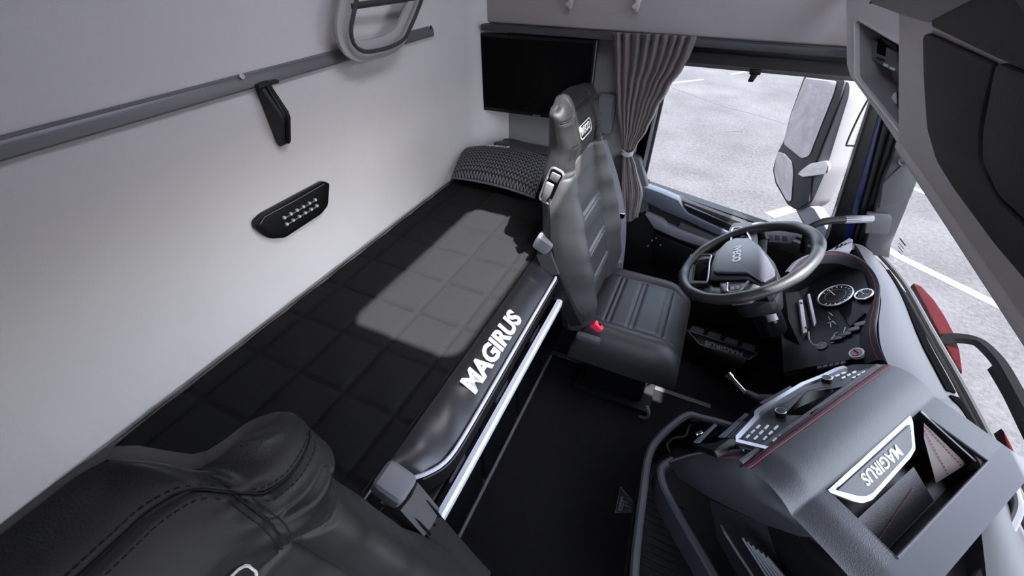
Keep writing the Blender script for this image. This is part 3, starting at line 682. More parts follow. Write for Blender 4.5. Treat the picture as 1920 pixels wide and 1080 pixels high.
# vent / lamp plate on the rear wall
vp = empty('wall_vent', (XR, .67, .9)); tag(vp, 'black lozenge shaped vent plate with chrome studs on the rear wall', 'vent')
fr = Frame((XR, .67, .9), (0, 1, 0), (0, 0, 1))
V = [fr.px(a, b) for a, b in ((470, 414), (484, 400), (600, 338), (612, 342), (609, 384), (596, 400), (528, 444), (502, 446), (488, 440), (471, 426))]
vo = round_poly(V, .008, 3)
par(prism('plate', [fr.P(u, v, 0) for u, v in vo], fr.n*.014, SATIN, bevel=.003), vp)
cu, cv = sum(u for u, v in vo)/len(vo), sum(v for u, v in vo)/len(vo)
par(prism('inset', [fr.P(cu+(u-cu)*.86, cv+(v-cv)*.80, .0125) for u, v in vo], fr.n*.003, PLAST, bevel=.001), vp)
e_ = [fr.P(*fr.px(a, b), .0165) for a, b in ((479, 418), (488, 404), (545, 374), (600, 343))]
par(tube('edge_glint', e_, .0012, LGREY, n=5), vp)
for r0, r1 in (((522, 409), (585, 373)), ((527, 421), (588, 384))):
    P0, P1 = fr.P(*fr.px(*r0), .016), fr.P(*fr.px(*r1), .016)
    par(tube('stud_strip', [P0, P1], .0022, MGREY, n=6), vp)
    for k in range(6):
        p = P0.lerp(P1, .04+.184*k) + Vector((0, 0, .004)); par(tube('stud', [p, p+fr.n*.006], .0042, mat('stud_metal', (.6, .6, .62), .4), n=8), vp)
# ------------------------------------------------------------------ curtain gathered with a tie
ct = empty('curtain', (-.28, 1.75, .45)); tag(ct, 'pleated brown grey curtain tied back beside the door window', 'curtain')
L_ = [(0, 0), (0, 0)]
lef = [(60, 1146), (120, 1150), (200, 1156), (255, 1163), (285, 1168), (310, 1166), (360, 1164), (412, 1170)]
rig = [(66, 1303), (95, 1292), (120, 1279), (160, 1252), (200, 1230), (240, 1212), (270, 1193), (287, 1184), (310, 1192), (360, 1204), (412, 1194)]
NPL = 9
def cur(u, v):
    py = 60 + v*352; a = interp(lef, py); b = interp(rig, py)
    g_ = gau((py-286)/1., 70); amp = lerp(.026, .010, g_) * (.9 if py > 300 else 1)
    ph = u*NPL*2*math.pi + .7*math.sin(u*9) + v*.6
    y = 1.745 + amp*math.sin(ph) + .004*math.sin(ph*2.3+v*7) + .012*g_
    px = lerp(a, b, u) + lerp(2.0, .3, g_)*math.cos(ph)
    py2 = py + (4*math.sin(u*5) if v > .96 else 0) + 8*u*(1-v)
    return Y(px, py2, y)
par(grid('curtain_cloth', cur, 240, 70, CURT, thick=.002, angle=80), ct)
tie = smooth_path([Y(1166, 284, 1.722), Y(1174, 290, 1.715), Y(1184, 289, 1.722), Y(1186, 284, 1.76), Y(1168, 281, 1.77)], 5, True)
par(tube('curtain_tie', tie, 1, mat('tie_fabric', (.30, .27, .30), .8), closed=True, prof=[(-.002, -.009), (.002, -.009), (.002, .009), (-.002, .009)], up=(0, 0, 1)), ct)
# rear face of the curtain fold hanging inside the window edge
def cur2(u, v):
    py = 76+v*205; a = interp(rig, py); px = a + (8*(1-v)+1)*u - 2; return Y(px, py, 1.775+.006*math.sin(u*9+v*3))
par(grid('curtain_lining', cur2, 8, 30, mat('curtain_lining', (.05, .045, .048), .9), thick=.002), ct)
# dark pillar trim behind the curtain foot
pf = prism('pillar_foot', [Y(a, b, 1.765) for a, b in ((1185, 292), (1200, 300), (1214, 350), (1216, 396), (1186, 404), (1160, 402), (1150, 300))], (0, .045, 0), DGREY, bevel=.008); tag(pf, 'dark pillar cover behind the tied curtain', kind='structure'); pf.name = 'trim_pillar_foot'
# ================================================================== STEERING WHEEL AND COLUMN
TILT = R(35); WC = Vector((.237, 1.28, .69))
WF = Frame(WC, (0, -1, 0), (math.cos(TILT), 0, math.sin(TILT)))
sw = empty('steering_wheel', WC); tag(sw, 'black leather steering wheel with grey airbag cover and silver spoke frames', 'steering wheel')
RM = .196
def ring_pt(a): return WF.P(RM*math.cos(a), RM*math.sin(a))
rv, rf = [], []; NR, NT = 96, 14
for i in range(NR):
    a = 2*math.pi*i/NR; rad = WF.a*math.cos(a) + WF.b*math.sin(a)
    rr = .0165 + .0025*max(0, math.cos(2*(a-R(90))))*0 + .002*math.cos(4*a)**8
    for k in range(NT):
        t = 2*math.pi*k/NT; rv.append(WC + rad*(RM+rr*1.05*math.cos(t)) + WF.n*rr*math.sin(t))
for i in range(NR):
    for k in range(NT): rf.append((i*NT+k, i*NT+(k+1) % NT, ((i+1) % NR)*NT+(k+1) % NT, ((i+1) % NR)*NT+k))
par(obj('rim', rv, rf, mat('wheel_leather', (.009, .009, .0105), .46, bump=.2, bscale=520, kind='voronoi'), angle=80), sw)
def wpoly(name, pix, h0, h1, mt, bev=.003, rnd=.004, hole=None, parent=sw):
    pts = round_poly([WF.px(*p) for p in pix], rnd, 3)
    if hole:
        hp_ = round_poly([WF.px(*p) for p in hole], rnd, 3)
        o = prism(name, [WF.P(u, v, h0) for u, v in pts], WF.n*(h1-h0), mt, holes=[[WF.P(u, v, h0) for u, v in hp_]])
    else: o = prism(name, [WF.P(u, v, h0) for u, v in pts], WF.n*(h1-h0), mt, bevel=bev)
    par(o, parent); return o
def mirror_px(pix): return pix
COVER = mat('airbag_cover', (.06, .06, .075), .42, bump=.1, bscale=600)
wpoly('hub_back', [(1335, 470), (1370, 445), (1415, 445), (1450, 485), (1462, 515), (1440, 545), (1380, 545), (1330, 530)], -.045, -.012, SATIN, .008)
# raised cover with bevelled skirt: loft of two outlines
co = [(1331, 527), (1334, 500), (1343, 474), (1362, 456), (1380, 449), (1408, 450), (1427, 464), (1445, 488), (1457, 508), (1459, 524), (1432, 540), (1402, 526), (1345, 528)]
wpoly('airbag_skirt', co, -.012, .004, SATIN, .004, .006)
wpoly('airbag_cover', [(1338, 513), (1341, 497), (1348, 475), (1364, 458), (1381, 451), (1407, 451.5), (1426, 466), (1443, 490), (1454, 509), (1455, 521), (1431, 535), (1402, 517), (1345, 516)], .003, .013, COVER, .006, .006)
# lettering, read by the driver
u0, v0 = WF.px(1383.5, 482)
par(text('lettering', 'IVECO', WF.mat(u0, v0, .0135), .034, WHITE, bold=.0012, extrude=.0012), sw)
# spokes and their silver frames
wpoly('spoke', [(1362, 460), (1366, 428), (1374, 416), (1408, 414), (1418, 436), (1420, 462)], -.016, -.004, DGREY)
wpoly('spoke', [(1348, 525), (1352, 550), (1370, 566), (1405, 562), (1432, 545), (1420, 524)], -.016, -.004, DGREY)
def silver_u(pix, r=.0038, closed=False):
    par(tube('spoke_frame', smooth_path([WF.P(*WF.px(*p), .003) for p in pix], 4, closed), r, SILVER, closed=closed, n=7), sw)
silver_u([(1372, 455), (1372, 440), (1375, 430), (1386, 428), (1397, 430), (1403, 440), (1409, 452)])
silver_u([(1365, 532), (1364, 545), (1368, 549), (1386, 547), (1396, 538), (1404, 529)])
for cx, cy in ((1384, 437), (1392, 441)): wpoly('spoke_button', [(cx-5, cy-4), (cx+4, cy-4), (cx+5, cy+3), (cx-4, cy+4)], -.005, .000, SATIN, .001, .002)
for cx, cy in ((1373, 540), (1383, 539), (1393, 535)): wpoly('spoke_button', [(cx-4, cy-3), (cx+3, cy-4), (cx+4, cy+2), (cx-4, cy+4)], -.005, .000, MGREY, .001, .002)
wpoly('switch_pod', [(1349, 533), (1362, 530), (1362, 548), (1351, 549)], -.006, .000, SATIN, .002)
wpoly('switch_pod', [(1412, 532), (1432, 538), (1424, 545), (1400, 552)], -.006, .001, MGREY, .002)
# open lower spoke
outer = [(1281, 534), (1284, 505), (1294, 479), (1334, 477), (1331, 500), (1327, 530), (1300, 533)]
inner = [(1297, 526), (1301, 489), (1330, 484), (1325, 527)]
wpoly('lower_spoke', outer, -.016, .000, DGREY, hole=inner, rnd=.006)
silver_u([(1296, 480), (1312, 479), (1333, 479), (1331, 495), (1327, 528), (1312, 531), (1284, 529), (1286, 505)], .0024, True)
wpoly('lower_spoke_web', [(1326, 530), (1346, 530), (1366, 536), (1358, 552), (1330, 548), (1300, 540)], -.020, -.010, SATIN)
wpoly('lower_spoke_web', [(1333, 478), (1345, 470), (1362, 458), (1352, 448), (1332, 460), (1310, 474)], -.020, -.010, SATIN)
# steering column with stalks
sc = empty('steering_column', (.34, 1.28, .40)); tag(sc, 'black steering column shroud with control stalks under the wheel', 'steering column')
ax = -WF.n
def cyl(name, p, q, r, mt, parent, n=16):
    o = tube(name, [p, q], r, mt, n=n); par(o, parent); return o
cyl('column_tube', WC+ax*.045, WC+ax*.30, .045, SATIN, sc)
fr = Frame(WC+ax*.075, (0, -1, 0), WF.b)
par(prism('column_shroud', [fr.P(x, y) for x, y in rrect(.16, .13, .03, 3)], ax*.10, PLAST, bevel=.012), sc)
p0 = Z(1428, 585, .54); p1 = Z(1446, 602, .53)
cyl('stalk', WC+ax*.11+Vector((0, -.05, 0)), Z(1437, 575, .56), .012, PLAST, sc)
cyl('stalk_collar', Z(1436, 575, .56), Z(1444, 588, .548), .020, MGREY, sc)
cyl('stalk_end', Z(1442, 584, .553), Z(1450, 602, .535), .016, LGREY, sc)
cyl('stalk_tip', Z(1449, 600, .538), Z(1451.5, 605, .531), .011, SATIN, sc)
cyl('stalk', WC+ax*.09+Vector((.02, .05, 0)), Z(1432, 446, .66), .013, PLAST, sc)
cyl('stalk_end', Z(1433, 452, .655), Z(1428, 436, .672), .018, SATIN, sc)
# ================================================================== DASHBOARD
db = empty('dashboard', (.7, .7, .0)); tag(db, 'wrap around dashboard with grey top, black instrument binnacle and centre pod', 'dashboard')
TOPM = mat('dash_top', (.062, .062, .069), .5, spec=.35, bump=.12, bscale=700)
INN = [(1560, 474, .60), (1598, 456, .60), (1622, 488, .605), (1643, 524, .61), (1652, 560, .61), (1648, 600, .61), (1650, 640, .61), (1662, 676, .605), (1700, 744, .60), (1755, 762, .598), (1836, 866, .592), (1828, 900, .59), (1838, 980, .58), (1850, 1085, .575)]
OY = [1.775, 1.74, 1.66, 1.56, 1.46, 1.36, 1.26, 1.17, 1.08, 1.02, .86, .80, .73, .60]
ip = smooth_path([Z(a, b, z) for a, b, z in INN], 6)
op = smooth_path([Vector((wbase(y)-.012, y, .553)) for y in OY], 6)
op[-1] = op[-1]
def dtop(u, v):
    k = u*(len(ip)-1); i = min(int(k), len(ip)-2); t = k-i; A_ = ip[i].lerp(ip[i+1], t); B_ = op[i].lerp(op[i+1], t)
    p = A_.lerp(B_, v); p.z += .012*math.sin(min(1, v*1.25)*math.pi) - .02*max(0, v-.78)*2; return p
par(grid('dash_top', dtop, 130, 20, TOPM, angle=70), db)
def dskirt(u, v):
    p = Vector(dtop(u, 0)); return p + Vector((.02*v, 0, -.30*v))
par(grid('dash_skirt', dskirt, 130, 3, DGREY, angle=70), db)
par(box('dash_core', (.70, -.42, -.12), (.76, 1.79, .50), PLAST, bevel=.01), db)
# defrost slots along the glass
for v0, u0, u1 in ((.76, .17, .60), (.87, .17, .60), (.76, .615, .80), (.87, .615, .80)):
    pth = [Vector(dtop(lerp(u0, u1, k/40), v0))+Vector((0, 0, .0045)) for k in range(41)]
    par(tube('defrost_slot', pth, 1, EXTB, prof=[(-.005, -.004), (.005, -.004), (.005, .0025), (-.005, .0025)], up=(0, 0, 1)), db)
# passenger half of the dash, lower, with a pale edge strip
def pskirt(u, v):
    y = lerp(.66, -.42, u); return Vector((lerp(.52, wbase(y)-.01, v), y, .47+.06*v+.015*math.sin(v*math.pi)))
par(grid('passenger_dash_top', pskirt, 12, 8, DGREY, angle=70), db)
par(box('passenger_dash_body', (.50, -.42, .05), (.72, .42, .475), DGREY, bevel=.03, seg=3), db)
rimp = smooth_path([Z(a, b, z) for a, b, z in ((1884, 878, .572), (1902, 925, .568), (1907, 955, .565), (1893, 990, .562), (1860, 1045, .558), (1838, 1085, .555), (1815, 1130, .55))], 6)
par(tube('dash_edge_strip', rimp, 1, LGREY, prof=[(-.008, -.012), (.008, -.012), (.008, .006), (.004, .010), (-.004, .010), (-.008, .006)], up=(0, 0, 1)), db)
# corner air vent beside the pillar
vt = prism('corner_vent', [Z(a, b, .615) for a, b in ((1538, 476), (1560, 466), (1592, 446), (1600, 449), (1597, 468), (1570, 472))], (0, 0, -.03), LGREY, bevel=.003); par(vt, db)
for k in range(4):
    px = 1567+k*8; a = prism('vent_slat', [Z(px, 467-k*3.5, .618), Z(px+5, 464-k*3.5, .618), Z(px+6, 457-k*1.0, .618), Z(px+2, 459-k*1.5, .618)], (0, 0, -.01), SATIN); par(a, vt)
# binnacle hood, swept round the instruments
HO = [(1470, 512, .60), (1490, 490, .612), (1522, 476, .62), (1565, 472, .625), (1602, 482, .625), (1632, 505, .625), (1650, 540, .625), (1648, 580, .622), (1643, 618, .62), (1648, 650, .615), (1664, 684, .608)]
ho = smooth_path([Z(a, b, z) for a, b, z in HO], 6)
HI = [(1482, 528, .56), (1500, 508, .565), (1530, 496, .57), (1568, 494, .575), (1594, 502, .575), (1614, 520, .575), (1624, 545, .57), (1622, 580, .565), (1613, 616, .56), (1612, 650, .555), (1622, 684, .55)]
hi = smooth_path([Z(a, b, z) for a, b, z in HI], 6)
HOODM = mat('hood_leather', (.042, .041, .05), .4, bump=.2, bscale=520, kind='voronoi')
def hood(u, v):
    k = u*(len(ho)-1); i = min(int(k), len(ho)-2); t = k-i; A_ = ho[i].lerp(ho[i+1], t); B_ = hi[i].lerp(hi[i+1], t)
    p = A_.lerp(B_, v); p.z += .022*math.sin(v*math.pi)**.8 if v < 1 else 0
    return p
hdp = par(grid('binnacle_hood', hood, 90, 14, HOODM, angle=70), db)
def hoodin(u, v):
    p = Vector(hood(u, 1)); c = Vector((.60, 1.28, .50)); return p + Vector((.03, 0, -.09))*v
par(grid('binnacle_inner', hoodin, 90, 4, SATIN, angle=70), db)
par(tube('hood_stitch', [Vector(hood(k/80, .62))+Vector((0, 0, .0012)) for k in range(81)], .0014, REDST, n=5), db)
# instrument panel
IF = Frame((.585, 1.28, .555), (0, -1, 0), (.70, 0, .71))
def ipoly(name, pix, h0, h1, mt, bev=.002, rnd=.003, fr=IF, parent=db):
    pts = round_poly([fr.px(*p) for p in pix], rnd, 3)
    o = prism(name, [fr.P(u, v, h0) for u, v in pts], fr.n*(h1-h0), mt, bevel=bev); par(o, parent); return o
par(prism('instrument_panel', [IF.P(u, v, -.012) for u, v in ((-.30, -.20), (.15, -.20), (.15, -.02), (.11, .04), (.04, .07), (-.30, .07))], IF.n*-.02, PLAST), db)
def dial(px, py, r, nm):
    cu_, cv_ = IF.px(px, py); d = par(tube(nm, [IF.P(cu_, cv_, -.012), IF.P(cu_, cv_, -.002)], r, SATIN, n=32), db)
    def c_(o_): par(o_, d)
    tube('dial_ring', [IF.P(cu_+r*math.cos(a), cv_+r*math.sin(a), .001) for a in [2*math.pi*k/36 for k in range(36)]], .0028, SILVER, d, closed=True, n=6)
    tube('dial_ring', [IF.P(cu_+r*.6*math.cos(a), cv_+r*.6*math.sin(a), .000) for a in [2*math.pi*k/36 for k in range(36)]], .0010, MGREY, d, closed=True, n=5)
    for k in range(15):
        a = R(225-k*270/14); tube('dial_mark', [IF.P(cu_+r*s_*math.cos(a), cv_+r*s_*math.sin(a), .000) for s_ in (.78, .92)], .0011, WHITE, d, n=4)
    a = R(200); tube('dial_needle', [IF.P(cu_, cv_, .002), IF.P(cu_+r*.8*math.cos(a), cv_+r*.8*math.sin(a), .002)], .0014, WHITE, d, n=4)
    for ch in d.children: ch.matrix_parent_inverse = d.matrix_basis.inverted()
dial(1566, 554, .052, 'gauge')
dial(1620, 552, .024, 'gauge')
ipoly('info_screen', [(1570, 577), (1598, 560), (1622, 585), (1592, 612)], -.012, -.004, SCREEN)
SWM = mat('switch_print', (.5, .5, .54), .5)
for a, b, c, d in ((1553, 584, 1560, 590), (1552, 592, 1556, 598), (1550, 604, 1562, 601), (1556, 605, 1557, 612), (1560, 600, 1566, 606), (1558, 634, 1564, 626), (1562, 624, 1570, 621), (1580, 622, 1584, 612), (1557, 641, 1563, 640), (1580, 630, 1583, 629)):
    par(tube('switch_symbol', [IF.P(*IF.px(a, b), -.004), IF.P(*IF.px(c, d), -.004)], .0013, SWM, n=4), db)
for a, b in ((1566, 632), (1582, 624), (1598, 615), (1612, 605)):
    cu_, cv_ = IF.px(a, b); o = prism('rocker_switch', [IF.P(cu_+x, cv_+y, -.010) for x, y in rrect(.020, .034, .004, 2)], IF.n*.006, SATIN, bevel=.002); par(o, db)
# knee panel with start button
KF = IF
cu, cv = KF.px(1605, 660)
sb_ = par(tube('start_button', [KF.P(cu, cv, -.012), KF.P(cu, cv, -.002)], .019, WHITE, n=28), db)
o = tube('start_button_face', [KF.P(cu, cv, -.003), KF.P(cu, cv, .0005)], .0145, mat('start_red', (.20, .03, .035), .4), sb_, n=28); o.matrix_parent_inverse = sb_.matrix_basis.inverted()
tube('start_button_mark', [KF.P(cu-.007, cv-.003, .001), KF.P(cu, cv+.001, .001), KF.P(cu+.007, cv+.004, .001)], .0022, SATIN, o, n=5)
for nm, pts_ in (('column_panel_strip', ((1498, 562), (1505, 561), (1514, 622), (1506, 625))), ('column_panel_strip', ((1514, 551), (1519, 550), (1536, 626), (1530, 629)))):
    par(prism(nm, [Z(a, b, .515-.0007*(b-560)) for a, b in pts_], (0, 0, -.012), mat('strip_grey', (.20, .20, .23), .4), bevel=.002), db)
for a, b in ((1501, 569), (1510, 615)):
    p = Z(a+1, b, .520-.0007*(b-560)); par(tube('strip_screw', [p, p+Vector((0, 0, .003))], .004, SATIN, n=8), db)
par(prism('column_side_panel', [Z(a, b, .505-.0007*(b-560)) for a, b in ((1472, 548), (1498, 545), (1540, 640), (1500, 648), (1478, 600))], (0, 0, -.06), mat('column_panel', (.005, .005, .006), .65, spec=.2), bevel=.006), db)
par(tube('panel_edge', smooth_path([Z(a, b, .50) for a, b in ((1516, 622), (1517, 636), (1524, 646), (1532, 648))], 4), .0025, MGREY, n=5), db)
ig = Z(1552, 665, .46); par(tube('ignition_lock', [ig, ig+Vector((-.03, .0, .03))], .016, SATIN, n=14), db)
par(tube('ignition_ring', [ig+Vector((-.03, 0, .03))+Vector((.012*math.cos(t)*.7, .012*math.sin(t), .012*math.cos(t)*.7)) for t in [k*math.pi/8 for k in range(9)]], .0018, LGREY, n=5), db)
for k in range(5): ipoly('knee_vent_slat', [(1530+k*11, 690-k*2.2), (1539+k*11, 688-k*2.2), (1540+k*11, 683-k*2.2), (1531+k*11, 685-k*2.2)], -.012, -.004, DGREY, .001, .001, KF)
# ------------------------------------------------------------------ centre pod, turned towards the driver
PO = Vector((.285, .615, .608)); E1 = Vector((.59, .807, 0)).normalized(); E2 = Vector((E1.y, -E1.x, 0))
def pp(a, b, z=0): return PO + E1*a + E2*b + Vector((0, 0, z))
PODL, PODW = .553, .32
TRY = (.088, .472, .124, .262)
def podz(a, b):
    z = .020*math.sin(min(1, max(0, b)/.118)*math.pi)**.8*(1 if b < .118 else 0)
    z -= .012*sstep(.06, -.012, a) + .018*max(0, 1-b/.012)**2*(b < .012)
    z -= .05*max(0, b-.15)*0 + .012*sstep(.12, .30, b)
    return z
def podfn(u, v):
    a = lerp(-.014, PODL, u); b = lerp(0, PODW, v); return pp(a, b, podz(a, b))
def inhole(u, v):
    a = lerp(-.014, PODL, u); b = lerp(0, PODW, v); return TRY[0] < a < TRY[1] and TRY[2] < b < TRY[3]
NUp, NVp = 120, 80
PODM = mat('pod_leather', (.022, .022, .027), .45, spec=.5, bump=.2, bscale=520, kind='voronoi')
def vb(v): return lerp(0, PODW, v)
par(grid('pod_cover', podfn, NUp, NVp, PODM, select=lambda u, v: not inhole(u, v) and vb(v) < .262, angle=70), db)
par(grid('pod_front_panel', podfn, NUp, NVp, mat('pod_panel', (.034, .035, .044), .5, spec=.4), select=lambda u, v: vb(v) >= .262, angle=70), db)
# tray walls and floor
a0, a1, b0, b1 = TRY
rim_ = [(a0, b0), (a1, b0), (a1, b1), (a0, b1)]
fl_ = [(a0+.012, b0+.02), (a1-.01, b0+.02), (a1-.01, b1-.006), (a0+.012, b1-.006)]
tv_ = [pp(a, b, podz(a, b)+.001) for a, b in rim_] + [pp(a, b, -.085) for a, b in fl_]
par(obj('tray_bin', tv_, [(0, 1, 5, 4), (1, 2, 6, 5), (2, 3, 7, 6), (3, 0, 4, 7), (4, 5, 6, 7)], SATIN, smooth=False), db)
par(tube('tray_rim', [pp(a, b, podz(a, b)+.001) for a, b in ((a1, b0), (a1, b1), (a0, b1))], .003, DGREY, n=6), db)
# flap with silver frame and lettering
FF = Frame(pp(.28, .128, .003), -E1, E2*.88 + Vector((0, 0, -.42)))
FL = [(1553, 921), (1711, 777), (1716, 790), (1721, 842), (1712, 858), (1640, 938), (1622, 944), (1606, 941)]
flp = round_poly([FF.px(*p) for p in FL], .006, 3)
fl_o = par(prism('flap', [FF.P(u, v, -.004) for u, v in flp], FF.n*-.012, SILVER, bevel=.002), db)
cu, cv = sum(u for u, v in flp)/len(flp), sum(v for u, v in flp)/len(flp)
FI = [(1570, 919), (1707, 795), (1711, 838), (1704, 850), (1636, 925), (1624, 931), (1612, 930)]
fli = round_poly([FF.px(*p) for p in FI], .005, 3)
pl = prism('flap_plate', [FF.P(u, v, .0005) for u, v in fli], FF.n*-.006, PODM, fl_o, bevel=.001); pl.matrix_parent_inverse = fl_o.matrix_basis.inverted()
o = text('lettering', 'MAGIRUS', FF.mat(*FF.px(1652, 870), .0012), .034, WHITE, fl_o, bold=.0005, xs=1.04); o.matrix_parent_inverse = fl_o.matrix_basis.inverted()
# leather floor of the tray below the flap, red stitches, gusset with sunlight painted into its pale colour
par(obj('tray_leather', [pp(a0+.006, .19, -.045), pp(a1-.12, .19, -.045), pp(a1-.13, b1-.008, -.080), pp(a0+.013, b1-.008, -.080)], [(0, 1, 2, 3)], PODM, smooth=False), db)
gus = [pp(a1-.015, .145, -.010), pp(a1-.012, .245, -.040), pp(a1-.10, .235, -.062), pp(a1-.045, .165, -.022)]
par(obj('tray_gusset_sunlit', gus, [(0, 1, 2, 3)], mat('gusset_painted_sun', (.085, .072, .074), .6), smooth=False), db)
par(tube('tray_chrome_line', [pp(a1-.004, .126, .004), pp(a1-.008, .25, -.022)], .002, SILVER, n=5), db)
def stitches(P, Q, n, parent, nm='red_stitching'):
    v_, f_ = [], []
    for k in range(n):
        p = P.lerp(Q, (k+.2)/n); q = P.lerp(Q, (k+.75)/n); d = (q-p); s_ = d.cross(Vector((0, 0, 1))).normalized()*.0007; h = Vector((0, 0, .0012)); b_ = len(v_)
        v_ += [p-s_, q-s_, q+s_, p+s_, p-s_+h, q-s_+h, q+s_+h, p+s_+h]; f_ += [tuple(b_+x for x in c) for c in ((4, 5, 6, 7), (0, 1, 5, 4), (1, 2, 6, 5), (2, 3, 7, 6), (3, 0, 4, 7))]
    o = obj(nm, v_, f_, REDST, smooth=False); o['kind'] = 'stuff'; par(o, parent)
stitches(pp(a0+.03, .205, -.050), pp(a0+.05, b1-.02, -.076), 12, db)
stitches(pp(a0+.05, .235, -.066), pp(a1-.16, .215, -.056), 30, db)
stitches(gus[0].lerp(gus[3], .5)+Vector((0, 0, .001)), gus[1].lerp(gus[2], .6)+Vector((0, 0, .001)), 14, db)
stitches(gus[0].lerp(gus[3], .15)+Vector((0, 0, .001)), gus[1].lerp(gus[2], .15)+Vector((0, 0, .001)), 14, db)
# red piping on the lip
for off in (.006, .016):
    par(tube('lip_stitch', [Vector(podfn(k/40, off/PODW))+Vector((0, 0, .001)) for k in range(41)], .0012, REDST, n=4), db)
par(tube('lip_roll', [pp(lerp(-.01, PODL, k/20), -.003, -.016) for k in range(21)], .008, HOODM), db)
# control panel under the lip
PF = Frame(pp(0, -.004, -.012), E1, -E2*.90 + Vector((0, 0, -.44)))
def cpoly(name, pix, h0, h1, mt, bev=.0015, rnd=.003, parent=db):
    pts = round_poly([PF.px(*p) for p in pix], rnd, 3)
    o = prism(name, [PF.P(u, v, h0) for u, v in pts], PF.n*(h1-h0), mt, bevel=bev); par(o, parent); return o
if PF.n.z < 0: PF.n = -PF.n
SOFT = mat('panel_black', (.012, .012, .014), .38)
cpoly('control_panel', [(1378, 832), (1425, 778), (1426, 770), (1500, 725), (1560, 694), (1600, 683), (1660, 682), (1560, 755), (1440, 848), (1390, 842)], -.016, 0, SOFT)
fp = [(1444, 844), (1382, 829), (1384, 822), (1419, 784), (1419, 775), (1424, 770), (1470, 743), (1505, 722), (1545, 706), (1570, 694), (1585, 690)]
FPP = [PF.P(*PF.px(*p), .002) for p in fp]
par(tube('panel_frame', FPP, 1, SILVER, prof=[(-.0055, -.003), (.0055, -.003), (.0055, .003), (-.0055, .003)], up=PF.n), db)
cpoly('display', [(1472, 777), (1510, 738), (1588, 725), (1520, 778)], -.002, .003, SCREEN)
cpoly('display_bezel', [(1440, 782), (1505, 732), (1545, 716), (1556, 724), (1512, 734), (1474, 778)], -.002, .002, DGREY)
for (x0, y0), (x1, y1) in (((1398, 823), (1427, 796)), ((1413, 826), (1443, 796)), ((1430, 827), (1461, 797)), ((1448, 830), (1479, 799)), ((1553, 711), (1588, 698)), ((1577, 711), (1607, 696)), ((1597, 711), (1625, 696))):
    for k in range(3):
        p = PF.P(*PF.px(lerp(x0, x1, k/3+.03), lerp(y0, y1, k/3+.03)), .001); q = PF.P(*PF.px(lerp(x0, x1, k/3+.25), lerp(y0, y1, k/3+.25)), .001)
        par(tube('panel_key', [p, q], 1, WHITE, prof=[(-.0019, -.002), (.0019, -.002), (.0019, .002), (-.0019, .002)], up=PF.n), db)
for a, b in ((1464, 779), (1550, 716)):
    c = PF.P(*PF.px(a, b)); kb = par(tube('knob', [c, c+PF.n*.014], .012, SATIN, n=20), db)
    o = tube('knob_ring', [c+PF.n*.014+(PF.a*math.cos(t)+PF.b*math.sin(t))*.0115 for t in [k*math.pi/10 for k in range(20)]], .0012, SILVER, kb, closed=True, n=5); o.matrix_parent_inverse = kb.matrix_basis.inverted()
# lower fascia under the frame: grey bar, slots
LF = Frame(PF.P(.0, .085, -.01), E1, -E2*.75 + Vector((0, 0, -.66)))
if LF.n.z < 0: LF.n = -LF.n
def lpoly(name, pix, h0, h1, mt, bev=.0015, rnd=.002):
    pts = round_poly([LF.px(*p) for p in pix], rnd, 2); o = prism(name, [LF.P(u, v, h0) for u, v in pts], LF.n*(h1-h0), mt, bevel=bev); par(o, db); return o
lpoly('lower_fascia', [(1300, 832), (1345, 828), (1390, 782), (1430, 752), (1495, 724), (1520, 716), (1430, 775), (1378, 832), (1340, 845)], -.02, 0, SATIN, .004)
lpoly('fascia_bar', [(1346, 822), (1398, 776), (1405, 779), (1362, 822)], 0, .004, BLUEG)
lpoly('fascia_bar', [(1300, 831), (1340, 796), (1346, 798), (1312, 832)], 0, .004, BLUEG)
lpoly('fascia_bar', [(1424, 757), (1483, 725), (1486, 730), (1432, 760)], 0, .004, MGREY)
for k in range(4): lpoly('fascia_slot', [(1364+k*6, 821+k*1), (1394+k*6, 791), (1397+k*6, 792), (1368+k*6, 822+k*1)], 0, .002, DGREY, .0005, .001)
lpoly('fascia_key', [(1384, 792), (1398, 782), (1402, 784), (1389, 794)], .002, .006, BLUEG)
# cheek of the pod facing the passenger
CKM = mat('cheek_plastic', (.017, .0165, .02), .45, bump=.12, bscale=700)
ck = [(1252, 866, .42), (1300, 851, .48), (1392, 844, .585), (1432, 858, .592), (1480, 920, .58), (1540, 998, .57), (1530, 1008, .545), (1500, 1006, .52), (1430, 982, .475), (1335, 936, .42), (1275, 898, .40)]
ckp = [Z(a, b, z) for a, b, z in ck]; cc = sum(ckp, Vector())/len(ckp) + Vector((-.006, -.008, .010))
v_ = [cc] + [cc.lerp(p, .55)+Vector((-.004, -.006, .006)) for p in ckp] + ckp + [p+Vector((.05, .06, -.09)) for p in ckp]; n = len(ckp)
f_ = [(0, 1+i, 1+(i+1) % n) for i in range(n)] + [(1+i, 1+n+i, 1+n+(i+1) % n, 1+(i+1) % n) for i in range(n)] + [(1+n+i, 1+2*n+i, 1+2*n+(i+1) % n, 1+n+(i+1) % n) for i in range(n)]
par(obj('pod_cheek', v_, f_, CKM, angle=50), db)
par(tube('cheek_top_seam', smooth_path([Z(a, b, z+.004) for a, b, z in ((1256, 865, .425), (1300, 851, .485), (1350, 846, .54), (1394, 844, .59))], 4), .003, DGREY, n=6), db)
par(tube('cheek_red_line', [Z(1345, 858, .53), Z(1395, 858, .588)], .0015, REDST, n=4), db)
par(tube('cheek_edge', [Z(a, b, z+.003) for a, b, z in ((1396, 862, .592), (1440, 905, .588), (1480, 945, .58), (1535, 1005, .565))], .0022, STITCH, n=5), db)
